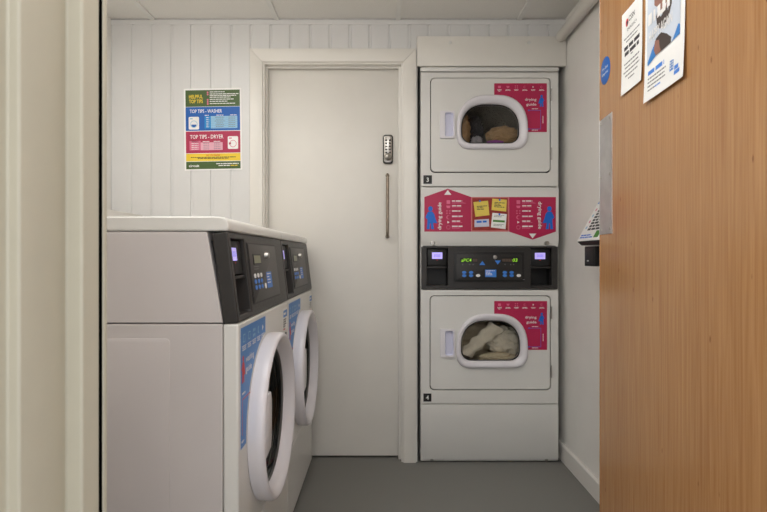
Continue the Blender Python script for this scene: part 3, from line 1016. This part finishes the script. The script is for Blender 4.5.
cx, cz = U[4], U[5]
crumple('laundry_blanket', (cx + .080, yb + .01, cz - .045), .100, .045, .058, 'tan_cloth', 3, 'tan blanket folded on the right behind the glass of the upper dryer', 'laundry', 'laundry in the upper dryer', amp=.25)
crumple('laundry_blanket', (cx - .128, yb + .02, cz - .02), .050, .045, .115, 'brown_cloth', 4, 'brown cloth standing at the left edge of the upper porthole', 'laundry', 'laundry in the upper dryer', amp=.25)
crumple('laundry_garment', (cx - .046, yb + .115, cz + .010), .048, .03, .080, 'dark_cloth', 6, 'dark garment between the brown cloths in the upper dryer', 'laundry', 'laundry in the upper dryer')
crumple('laundry_garment', (cx - .056, yb + .002, cz - .074), .032, .022, .030, 'grey_cloth', 7, 'small grey garment low on the left in the upper dryer', 'laundry', 'laundry in the upper dryer')
crumple('laundry_garment', (cx + .030, yb - .036, cz - .086), .045, .010, .011, 'purple_cloth', 8, 'purple garment at the bottom edge of the upper porthole', 'laundry', 'laundry in the upper dryer')

# ================================================================= WASHERS
XF = -0.3465                     # plane of the washer fronts
WY0, WP, WW = 1.256, 0.6595, 0.655
WB = -1.17                       # back
YC, ZC = WY0 + 0.317, 0.551      # porthole centre
WT = thing('washing_machine', (-0.75, WY0 + WW / 2, 0), 'nearest white front loading washing machine, beside the doorway', 'washing machine', 'washing machines along the left wall')
y0, y1 = WY0, WY0 + WW
FWm = Frame((XF, 0, 0), (0, 1, 0), (0, 0, 1), (1, 0, 0))        # front: u = Y, v = Z, w = +X

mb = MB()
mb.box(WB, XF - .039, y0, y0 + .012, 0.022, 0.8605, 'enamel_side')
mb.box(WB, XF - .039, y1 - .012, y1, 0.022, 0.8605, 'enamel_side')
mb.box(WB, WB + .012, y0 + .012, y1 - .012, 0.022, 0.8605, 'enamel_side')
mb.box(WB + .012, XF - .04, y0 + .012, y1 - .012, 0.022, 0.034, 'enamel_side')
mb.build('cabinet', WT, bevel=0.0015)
mb = MB()       # pressed panel line on the near side
Fn = Frame((0, y0, 0), (1, 0, 0), (0, 0, 1), (0, -1, 0))
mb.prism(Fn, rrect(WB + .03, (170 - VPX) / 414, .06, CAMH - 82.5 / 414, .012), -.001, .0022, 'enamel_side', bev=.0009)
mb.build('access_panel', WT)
# upper body behind the controls
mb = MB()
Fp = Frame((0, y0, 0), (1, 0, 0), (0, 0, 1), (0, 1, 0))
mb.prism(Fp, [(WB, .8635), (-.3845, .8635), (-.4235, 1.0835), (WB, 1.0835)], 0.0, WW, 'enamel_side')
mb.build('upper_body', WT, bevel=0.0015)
# lid with rounded front
mb = MB()
rings = []
zb_, zt_ = 1.0855, 1.1205
prof = [(WB, zb_), (-.3745, zb_), (-.371, zb_ + .004), (-.3705, zt_ - .020), (-.3745, zt_ - .009), (-.382, zt_ - .003), (-.392, zt_), (WB, zt_)]
mb.prism(Fp, prof, 0.0, WW, 'enamel')
mb.build('lid', WT, bevel=0.004, seg=3)
# lower front with the porthole opening
mb = MB()
mb.prism(FWm, [(y0, .292), (y1, .292), (y1, .861), (y0, .861)], -.038, 0, 'enamel', holes=[circ(YC, ZC, .215)])
fr = mb.build('front_panel', WT, bevel=0.006, seg=3)
mb = MB()
mb.prism(FWm, [(y0, .022), (y1, .022), (y1, .289), (y0, .289)], -.038, 0, 'enamel')
mb.build('kick_panel', WT, bevel=0.006, seg=3)
for fx in (WB + .06, XF - .07):
    for fy in (y0 + .06, y1 - .06):
        mb = MB(); mb.lathe(FT, fx, fy, [(0, .022), (.014, .022), (.026, .012), (.027, 0)], 'rubber', n=16, cap0=True); mb.build('foot', WT)

# guide sticker, cut round the door
mb = MB()
su0, su1, sv0, sv1 = y0 + .019, y0 + .287, .549, .847
arc = []
for k in range(60):
    a = R(180 - 1.5 * k)
    p = (YC + .250 * math.cos(a), ZC + .250 * math.sin(a))
    if p[1] > sv0 and p[0] < su1: arc.append(p)
pts = [(su0, sv0), (arc[0][0], sv0)] + arc + [(su1, arc[-1][1]), (su1, sv1), (su0, sv1)]
mb.prism(FWm, pts, 0, .0006, 'sticker_blue')
w = .0009
for k in range(5):
    cu = su0 + .030 + .051 * k; cv = sv1 - .028
    if k == 4: mb.flat(FWm, [(cu - .008, cv - .009), (cu + .008, cv), (cu - .008, cv + .009)], w, 'print_white')
    elif k == 3: mb.disc(FWm, cu, cv, .010, .010, w, 'poster_pale'); mb.disc(FWm, cu + .003, cv, .008, .008, w + .0002, 'sticker_blue')
    elif k == 2:
        for a in (-1, 1):
            for c in (-1, 1): mb.rect(FWm, cu + a * .007 - .004, cu + a * .007 + .004, cv + c * .007 - .004, cv + c * .007 + .004, w, 'poster_pale')
    else: mb.rect(FWm, cu - .010, cu + .010, cv - .010, cv + .010, w, 'poster_pale'); mb.rect(FWm, cu - .008, cu + .008, cv - .008, cv + .008, w + .0002, 'sticker_blue')
    mb.bars(FWm, cu, sv1 - .046, [.040, .034, .036], .0026, .0022, w, 'print_white', align='CENTER')
hero(mb, FWm, su0 + .020, sv1 - .138, .068, w, 'print_red')
mb.text(FWm, 'washing', su0 + .046, sv1 - .092, .017, w, 'print_white', width=.082, bold=.012)
mb.text(FWm, 'guide', su0 + .046, sv1 - .118, .017, w, 'print_white', width=.058, bold=.012)
mb.rect(FWm, su0 + .016, su0 + .10, sv0 + .118, sv0 + .121, w, 'print_red')
mb.rect(FWm, su0 + .012, su0 + .015, sv0 + .030, sv0 + .121, w, 'print_red')
mb.bars(FWm, su0 + .010, sv0 + .136, [.030], .005, .003, w, 'print_white')
mb.bars(FWm, su0 + .006, sv0 + .018, [.022], .005, .003, w, 'print_white')
tag(mb.build('guide_sticker', WT), 'blue washing guide sticker')
# small notice by the far edge and the lock below it
mb = MB()
mb.fbox(FWm, y0 + .558, y0 + .645, .760, .840, 0, .0006, 'paper')
mb.rect(FWm, y0 + .566, y0 + .637, .808, .832, w, 'sticker_blue')
mb.bars(FWm, y0 + .572, .824, [.046], .008, .002, w + .0002, 'print_white')
mb.bars(FWm, y0 + .566, .802, [.056, .050, .054, .040], .004, .004, w, 'print_dark')
mb.rect(FWm, y0 + .566, y0 + .600, .764, .768, w, 'print_red')
mb.build('notice_label', WT)
mb = MB(); mb.fbox(FWm, y0 + .598, y0 + .616, .738, .752, 0, .004, 'black', bev=.001); mb.build('panel_catch', WT)

# porthole door
mb = MB()
mb.lathe(FWm, YC, ZC, [(0.001, .240), (.020, .242), (.036, .2415), (.043, .2385), (.046, .232), (.044, .226), (.034, .214), (.024, .206), (.016, .202), (.010, .199), (.002, .197)], 'white_plastic', n=96)
wd = mb.build('door', WT, angle=60)
mb = MB()
mb.lathe(FWm, YC, ZC, [(.010, .1985), (.003, .188), (-.02, .172), (-.06, .155), (-.085, .12), (-.092, .06), (-.094, .001)], 'washer_glass', n=72, cap1=True)
mb.build('door_glass', wd, angle=60)
mb = MB()
for w_, r_ in ((-.004, .198), (-.026, .192), (-.048, .196), (-.070, .200)):
    mb.lathe(FWm, YC, ZC, [(w_ + .010, r_ + .012), (w_ + .006, r_ - .004), (w_, r_ - .008), (w_ - .006, r_ - .004), (w_ - .010, r_ + .012)], 'rubber', n=64)
mb.build('door_gasket', wd, angle=60)
mb = MB()
mb.prism(FWm, [(YC - .218, ZC - .060), (YC - .150, ZC - .050), (YC - .140, ZC - .020), (YC - .140, ZC + .080), (YC - .150, ZC + .105), (YC - .205, ZC + .105)], .012, .044, 'white_plastic', bev=.004)
mb.build('door_handle', wd)
for s_ in (-1, 1):
    mb = MB(); mb.fbox(FWm, YC + .225, YC + .256, ZC + s_ * .07 - .022, ZC + s_ * .07 + .022, 0, .022, 'white_plastic', bev=.004); mb.build('hinge', wd)
# drum
mb = MB()
n = 60
rings = []
for w_, r_ in ((-.075, .205), (-.085, .215), (-.10, .26), (-.50, .26)):
    ring = []
    for k in range(n):
        rr_ = r_ - (.045 if (r_ > .25 and k % 20 in (0, 1)) else 0)
        ring.append(FWm(YC + rr_ * math.cos(2 * math.pi * k / n), ZC + rr_ * math.sin(2 * math.pi * k / n), w_))
    rings.append(ring)
mb.loft(rings, 'drum', True, False, True)
mb.build('drum', WT)

# sloped control fascia
sl = Vector((-.3735 + .3465, 0, 1.0845 - .8635)); hl = sl.length
FC = Frame((XF, y0, .8635), (0, 1, 0), sl, (sl.z, 0, -sl.x))
bay = (.022, .140, .016, hl - .016)
mb = MB()
mb.prism(FC, [(0, 0), (WW, 0), (WW, hl), (0, hl)], -.0375, 0, 'charcoal', holes=[[(bay[0], bay[2]), (bay[1], bay[2]), (bay[1], bay[3]), (bay[0], bay[3])]])
mb.loft([[FC(a, c, w_) for a, c in ((bay[0], bay[2]), (bay[1], bay[2]), (bay[1], bay[3]), (bay[0], bay[3]))] for w_ in (-.037, -.085)], 'charcoal_dark', True, False, True)
wc = mb.build('control_panel', WT, bevel=0.004, seg=3)
mid = bay[3] - .095
reader(FC, bay[0], bay[1], bay[2], bay[3], wc, (.046, .090, .152, .185), w0=-.026)


def pv(z): return (z - .8635) / (1.0845 - .8635) * hl


mb = MB()
mb.prism(FC, rrect(.162, .526, pv(.892), pv(1.062), .006), 0, .0012, 'charcoal_dark')
mb.prism(FC, rrect(.166, .522, pv(.896), pv(1.058), .006), .0012, .003, 'plate_grey', bev=.0008)
w = .0033
mb.bars(FC, .205, pv(.996), [.060, .050], .003, .004, w, 'print_grey')
mb.build('control_plate', wc)
mb = MB(); mb.fbox(FC, .205, .293, pv(1.000), pv(1.030), .002, .0045, 'black'); mb.rect(FC, .210, .288, pv(1.004), pv(1.026), .0049, 'lcd_green'); mb.build('display', wc)
mb = MB(); mb.lathe(FC, .362, pv(1.026), [(.002, .012), (.008, .011), (.014, .009), (.016, .006), (.016, 0)], 'steel', n=20); mb.build('key_lock', wc)
for r_ in range(3):
    for c_ in range(3):
        mb = MB(); a = .203 + .037 * c_; c = pv(.969 - .0165 * r_)
        mb.prism(FC, [(a + .011 * math.cos(k * math.pi / 8), c + .0065 * math.sin(k * math.pi / 8)) for k in range(16)], .003, .0045, 'print_white' if r_ == 0 else 'sky_blue'); mb.build('button', wc)
mb = MB(); a, c = .318, pv(.935)
mb.prism(FC, [(a + .010 * math.cos(k * math.pi / 8), c + .0085 * math.sin(k * math.pi / 8)) for k in range(16)], .003, .0045, 'print_white'); mb.build('button', wc)
mb = MB(); mb.fbox(FC, .345, .415, pv(.926), pv(.975), .003, .0036, 'sky_blue'); mb.bars(FC, .350, pv(.971), [.050, .030, .044, .04], .0035, .0055, .004, 'print_white'); mb.build('instruction_label', wc)


def copy_tree(o, parent=None):
    c = o.copy(); COL.objects.link(c)
    if parent: c.parent = parent
    for ch in [k for k in bpy.data.objects if k.parent == o]:
        copy_tree(ch, c)
    return c


W2nd = copy_tree(WT)
W2nd.location.y += WP
W2nd['label'] = 'further white front loading washing machine, touching the white door casing'

# ================================================================= THINGS ON THE BACK WALL
FPo = Frame((0, YB, 0), (1, 0, 0), (0, 0, 1), (0, -1, 0))
SB = FPX / (YB - 0.002)
tl = ((183.7 - VPX) / SB, CAMH + (VPY - 88.8) / SB)
pw, ph = 57.6 / SB, 81.8 / SB
an = R(1.0)
FPo = Frame((tl[0], YB, tl[1]), (math.cos(an), 0, math.sin(an)), (-math.sin(an) + .006, 0, math.cos(an)), (0, -1, 0))
mb = MB()
mb.fbox(FPo, 0, pw, -ph, 0, .0004, .0016, 'paper')
w = .0019


def V(f): return -ph * f       # fraction from the top


bx0, bx1 = pw * .028, pw * .972
mb.rect(FPo, bx0, bx1, V(.222), V(.020), w, 'poster_green')
mb.rect(FPo, bx0, bx1, V(.516), V(.226), w, 'poster_blue')
mb.rect(FPo, bx0, bx1, V(.790), V(.524), w, 'poster_pink')
mb.rect(FPo, bx0, bx1, V(.888), V(.796), w, 'poster_yellow')
mb.rect(FPo, bx0, bx1, V(.985), V(.894), w, 'poster_green')
w2 = w + .0003
mb.text(FPo, 'HELPFUL', pw * .09, V(.120), ph * .045, w2, 'poster_yellow', width=pw * .24, bold=.02)
mb.text(FPo, 'TOP TIPS', pw * .09, V(.178), ph * .045, w2, 'poster_yellow', width=pw * .24, bold=.02)
for k, f in enumerate((.040, .065, .130, .155, .180)): mb.disc(FPo, pw * .415, V(f + .01), pw * .016, pw * .016, w2, 'poster_rose', n=10)
for f, l in ((.040, .26), (.065, .50), (.085, .46), (.105, .36), (.130, .42), (.155, .31), (.182, .44)):
    mb.bars(FPo, pw * .45, V(f), [pw * l], ph * .009, 0, w2, 'print_white')
mb.text(FPo, 'TOP TIPS - WASHER', pw * .10, V(.298), ph * .044, w2, 'print_white', width=pw * .56, bold=.012)
mb.text(FPo, 'TOP TIPS - DRYER', pw * .10, V(.613), ph * .048, w2, 'print_white', width=pw * .58, bold=.012)


def little_machine(u, f, m):
    mb.prism(FPo, rrect(u, u + pw * .18, V(f + .155), V(f), .006), w, w2, 'print_white')
    w3 = w2 + .0003
    mb.disc(FPo, u + pw * .09, V(f + .090), pw * .062, pw * .062, w3, m)
    mb.disc(FPo, u + pw * .09, V(f + .090), pw * .053, pw * .053, w3 + .0002, 'print_white')
    mb.rect(FPo, u + pw * .02, u + pw * .07, V(f + .030), V(f + .016), w3, m)
    return w3


w3 = little_machine(pw * .08, .345, 'poster_pale')
mb.flat(FPo, [(pw * .17 + pw * .045 * math.cos(R(a)), V(.435 + .006) + pw * .045 * math.sin(R(a))) for a in range(180, 361, 15)], w3 + .0004, 'poster_blue')
w3 = little_machine(pw * .755, .590, 'poster_rose')
mb.rect(FPo, pw * .775, pw * .81, V(.690), V(.665), w3 + .0004, 'poster_pink')
mb.rect(FPo, pw * .355, pw * .465, V(.490), V(.340), w2, 'poster_cyan')
mb.rect(FPo, pw * .465, pw * .925, V(.490), V(.340), w2, 'poster_pale')
for k in range(6):
    mb.bars(FPo, pw * .385, V(.352 + .023 * k), [pw * .05], ph * .007, 0, w2 + .0003, 'print_white')
    mb.bars(FPo, pw * .62, V(.352 + .023 * k), [pw * (.16, .13, .18, .12, .15, .14)[k]], ph * .006, 0, w2 + .0003, 'print_grey', align='CENTER')
    mb.bars(FPo, pw * .83, V(.352 + .023 * k), [pw * .12], ph * .006, 0, w2 + .0003, 'print_grey', align='CENTER')
    mb.rect(FPo, pw * .355, pw * .925, V(.3655 + .023 * k), V(.3640 + .023 * k), w2 + .0002, 'poster_blue')
for u, l in ((.36, .07), (.56, .13), (.80, .12)): mb.bars(FPo, pw * u, V(.325), [pw * l], ph * .008, 0, w2, 'print_white')
mb.rect(FPo, pw * .09, pw * .285, V(.755), V(.640), w2, 'poster_rose')
mb.rect(FPo, pw * .285, pw * .665, V(.755), V(.660), w2, 'poster_blush')
for k in range(4):
    mb.bars(FPo, pw * .185, V(.668 + .023 * k), [pw * .12], ph * .007, 0, w2 + .0003, 'print_white', align='CENTER')
    mb.bars(FPo, pw * .38, V(.668 + .023 * k), [pw * .10], ph * .006, 0, w2 + .0003, 'print_grey', align='CENTER')
    mb.bars(FPo, pw * .57, V(.668 + .023 * k), [pw * .11], ph * .006, 0, w2 + .0003, 'print_grey', align='CENTER')
for u in (.185, .38, .57): mb.bars(FPo, pw * u, V(.645), [pw * .12], ph * .008, 0, w2, 'print_white', align='CENTER')
mb.text(FPo, 'DO YOU KNOW', pw * .50, V(.828), ph * .020, w2, 'print_red', align='CENTER', width=pw * .24, bold=.02)
mb.bars(FPo, pw * .50, V(.838), [pw * .78, pw * .54], ph * .009, ph * .005, w2, 'print_dark', align='CENTER')
mb.text(FPo, 'circuit', pw * .075, V(.958), ph * .030, w2, 'print_white', width=pw * .18, bold=.02)
mb.bars(FPo, pw * .55, V(.917), [pw * .39], ph * .011, ph * .006, w2, 'print_white')
mb.bars(FPo, pw * .59, V(.940), [pw * .20], ph * .011, ph * .006, w2, 'print_white')
mb.bars(FPo, pw * .80, V(.940), [pw * .13], ph * .011, ph * .006, w2, 'poster_yellow')
tag(mb.build('wall_poster', None, origin=tuple(FPo(pw / 2, -ph / 2, 0))), 'green, blue, pink and yellow laundry tips poster on the panelled wall', 'poster')

# ================================================================= WOODEN DOOR (open, on the right)
XE, YE = 0.6056, 1.444           # free edge of the visible face
sn = 0.0827 / math.hypot(1, .0827); cs = 1 / math.hypot(1, .0827)
FO = Frame((XE, YE, 0), (-sn, -cs, 0), (0, 0, 1), (-cs, sn, 0))     # u runs to the hinge, w faces the washers
DL = 0.792
dwood = bpy.data.objects.new('door_2', None); COL.objects.link(dwood); dwood.location = FO(DL, 0, 0)
ORG[dwood.name] = FO(DL, 0, 0); tag(dwood, 'open oak veneered door with metal finger plate', kind='structure')
mb = MB(); mb.fbox(FO, 0, DL, .008, 2.01, -.044, 0, 'wood', bev=.0015)
mb.build('leaf', dwood)


def DU(px):                      # distance from the free edge along the door for a pixel column
    y = 520.0 * (XE - .0827 * YE) / (px - VPX - 520 * .0827)
    return (YE - y) / cs, y


mb = MB()
u1, _ = DU(612.3)
mb.fbox(FO, .001, u1, 1.084, 1.399, 0, .0018, 'brushed', bev=.0006)
fpz = mb.build('finger_plate', dwood)
for uu in (.012, u1 - .012):
    for zz in (1.096, 1.24, 1.387):
        mb = MB(); mb.lathe(FO, uu, zz, [(.0016, .0045), (.003, .004), (.0036, .002), (.0036, 0)], 'steel', n=12); mb.build('screw', fpz)
for zz in (.25, 1.0, 1.78):
    mb = MB(); mb.tube([FO(DL + .004, zz - .05, -.004), FO(DL + .004, zz + .05, -.004)], .006, 'steel'); mb.build('hinge', dwood)
# blue disc
uc, _ = DU(605.6)
mb = MB()
FB = Frame(FO(uc, 1.524), FO.u, FO.v, FO.w)
mb.prism(FB, circ(0, 0, .036, 40), 0.0002, .0012, 'poster_blue', bev=.0003)
for k, (t_, wd_) in enumerate((('Fire door', .046), ('keep shut', .048))):
    mb.text(FB, t_, 0, .004 - .014 * k, .0085, .0016, 'print_white', align='CENTER', width=wd_, bold=.01)
tag(mb.build('door_sign', None, origin=tuple(FO(uc, 1.524))), 'round blue fire door sign near the top of the wooden door', 'sign')

# small notice
ua, _ = DU(622.8); ub, _ = DU(643.2)
FN = Frame(FO(ua, 1.4175), FO.u, FO.v, FO.w); nw, nh = ub - ua, .198


def sheet(mb, F_, w_, h_, curl):
    """paper with a slight curl along its lower and side edges"""
    n_, m_ = 10, 10
    g = [[F_(w_ * i / n_, h_ * j / m_, .0006 + curl * ((i / n_ - .5) ** 2 * 1.2 + (1 - j / m_) ** 3)) for i in range(n_ + 1)] for j in range(m_ + 1)]
    g2 = [[p + F_.w * .0004 for p in row] for row in g]
    mb.loft(g, 'paper', closed=False); mb.loft([list(reversed(r_)) for r_ in g2], 'paper', closed=False)
    edge = lambda a: a[0] + [r_[-1] for r_ in a[1:]] + list(reversed(a[-1][:-1])) + [r_[0] for r_ in reversed(a[1:-1])]
    mb.loft([edge(g), edge(g2)], 'paper', closed=True)


class CurlFrame(Frame):
    """print that follows the curled sheet"""
    def __init__(s, F_, w_, h_, curl):
        s.o, s.u, s.v, s.w = F_.o, F_.u, F_.v, F_.w; s.W, s.H, s.c = w_, h_, curl

    def __call__(s, a, b, c=0.0):
        z = .0013 + c + s.c * ((a / s.W - .5) ** 2 * 1.2 + max(0, 1 - b / s.H) ** 3)
        return s.o + s.u * a + s.v * b + s.w * z


mb = MB(); sheet(mb, FN, nw, nh, .003)
FQ = CurlFrame(FN, nw, nh, .003)
mb.disc(FQ, nw * .26, nh * .845, .0080, .0095, 0, 'print_red', n=16)
mb.disc(FQ, nw * .28, nh * .838, .0045, .0055, .0003, 'print_dark', n=12)
mb.text(FQ, 'CSSN', nw * .34, nh * .835, .013, 0, 'print_dark', width=nw * .30, bold=.01)
mb.text(FQ, 'EMERGENCY', nw * .50, nh * .735, .0075, 0, 'print_dark', align='CENTER', width=nw * .46)
mb.bars(FQ, nw * .5, nh * .67, [nw * .78, nw * .56], .0030, .006, 0, 'print_grey', align='CENTER')
mb.bars(FQ, nw * .5, nh * .565, [nw * .76, nw * .70], .009, .005, 0, 'print_dark', align='CENTER')
mb.bars(FQ, nw * .5, nh * .43, [nw * .10], .0030, .006, 0, 'print_grey', align='CENTER')
mb.bars(FQ, nw * .5, nh * .36, [nw * .74, nw * .66, nw * .78, nw * .60, nw * .30], .0034, .0066, 0, 'print_grey', align='CENTER')
tag(mb.build('notice', None, origin=tuple(FO(ua, 1.4175))), 'small white printed notice, left of the portrait poster on the wooden door', 'notice')

# portrait poster
ua, _ = DU(646.8); ub, _ = DU(686.8)
FN = Frame(FO(ua, 1.359), FO.u, FO.v, FO.w); nw, nh = ub - ua, .268
mb = MB(); sheet(mb, FN, nw, nh, .005)
FQ = CurlFrame(FN, nw, nh, .005)


def RP(pts, w_, m): mb.flat(FQ, [(nw * a, nh * b_) for a, b_ in pts], w_, m)


RP([(.06, .29), (.30, .315), (.90, .324), (.90, .97), (.06, .97)], 0, 'photo_pale')
RP([(.06, .60), (.22, .66), (.24, .97), (.06, .97)], .0002, 'photo_blue')
RP([(.72, .46), (.90, .393), (.90, .324), (.66, .318), (.66, .44)], .0004, 'sticker_blue')                        # shirt, right
RP([(.26, .375), (.34, .46), (.30, .44), (.20, .390), (.085, .315), (.092, .282), (.30, .318)], .0004, 'sticker_blue')   # shirt, left
RP([(.246, .376), (.30, .318), (.685, .318), (.72, .47), (.69, .55), (.33, .52), (.284, .429)], .0006, 'beard')       # dark beard and neck
RP([(.25, .376), (.30, .320), (.45, .320), (.43, .41), (.28, .44)], .0008, 'skin')
RP([(.30, .56), (.40, .50), (.58, .52), (.70, .60), (.74, .76), (.74, .97), (.27, .97), (.25, .70)], .0009, 'skin')   # face
RP([(.30, .62), (.34, .52), (.48, .48), (.62, .52), (.70, .60), (.72, .70), (.66, .70), (.60, .63), (.44, .60), (.34, .66)], .0011, 'beard')
RP([(.39, .63), (.58, .65), (.54, .61), (.44, .60)], .0013, 'print_white')
for e in (.38, .60): mb.disc(FQ, nw * e, nh * .80, .008, .005, .0013, 'beard', n=12)
RP([(.46, .80), (.51, .80), (.54, .70), (.43, .70)], .0012, 'skin')
mb.text(FQ, 'HAPPY AGAIN', nw * .12, nh * .465, .022, .0017, 'print_white', width=nw * .60, bold=.02)
for a, b_ in ((.10, .20), (.24, .29), (.34, .42), (.47, .55), (.59, .66)): RP([(a, .60), (b_, .60), (b_, .69), (a, .69)], .0017, 'print_white')
mb.bars(FQ, nw * .10, nh * .235, [nw * .42], .009, .003, 0, 'sky_blue')
mb.bars(FQ, nw * .10, nh * .178, [nw * .47, nw * .44, nw * .46], .0030, .0052, 0, 'print_grey')
mb.bars(FQ, nw * .11, nh * .085, [nw * .20], .003, .004, 0, 'print_grey')
mb.bars(FQ, nw * .29, nh * .085, [nw * .15], .003, .004, 0, 'sky_blue')
RP([(.67, .105), (.761, .106), (.761, .178), (.67, .184)], 0, 'sticker_blue')
for a in (.695, .735):
    for b_ in (.125, .145, .165): RP([(a - .012, b_ - .006), (a + .012, b_ - .006), (a + .012, b_ + .006), (a - .012, b_ + .006)], .0003, 'print_white')
mb.bars(FQ, nw * .785, nh * .122, [nw * .11], .008, .004, 0, 'sky_blue'); mb.bars(FQ, nw * .785, nh * .086, [nw * .13], .008, .004, 0, 'sky_blue')
tag(mb.build('portrait_poster', None, origin=tuple(FO(ua, 1.359))), 'larger poster with a bearded person in blue, on the wooden door', 'poster')

# ================================================================= CARD TERMINAL ON THE RIGHT WALL
T3 = thing('wall_terminal', (XR, 1.97, 1.03), 'sloped white sign over a black card reader, on the right wall behind the wooden door', 'card terminal')
Fw = Frame((0, 1.80, 0), (1, 0, 0), (0, 0, 1), (0, 1, 0))
mb = MB()
mb.prism(Fw, [(XR, 1.068), (.82, 1.068), (.8035, 1.082), (XR, 1.279)], 0, .337, 'black')
mb.build('bracket', T3, bevel=.001)
sv = Vector((XR - .8035, 0, 1.279 - 1.082)); sL = sv.length
FSg = Frame((.8035, 2.137, 1.082), (0, -1, 0), sv, (-sv.z, 0, sv.x))
mb = MB(); mb.fbox(FSg, .000, .337, .002, sL - .004, .0004, .004, 'paper', bev=.0008)
w = .0045
mb.rect(FSg, .006, .331, sL - .05, sL - .012, w, 'sticker_blue')
mb.bars(FSg, .02, sL - .020, [.24], .012, .006, w + .0003, 'print_white')
for k in range(4):
    mb.bars(FSg, .050, sL - .068 - .028 * k, [.26, .20], .010, .004, w, 'print_dark')
    mb.disc(FSg, .026, sL - .078 - .028 * k, .007, .007, w, ('poster_rose', 'poster_pale', 'poster_rose', 'poster_pale')[k])
mb.bars(FSg, .015, .030, [.10, .12], .006, .004, w, 'hero_blue')
mb.fbox(FSg, .15, .19, .014, .044, .004, .0048, 'note_green')
mb.build('sign', T3)
mb = MB()
mb.box(.832, XR, 2.031, 2.137, .984, 1.064, 'black', bev=.003)
mb.build('card_reader', T3)
mb = MB(); Fk = Frame((.832, 2.137, .984), (0, -1, 0), (0, 0, 1), (-1, 0, 0))
mb.fbox(Fk, .016, .090, .010, .070, 0, .0025, 'charcoal', bev=.001)
mb.bars(Fk, .034, .024, [.02], .005, .001, .003, 'print_white')
mb.build('reader_face', T3)
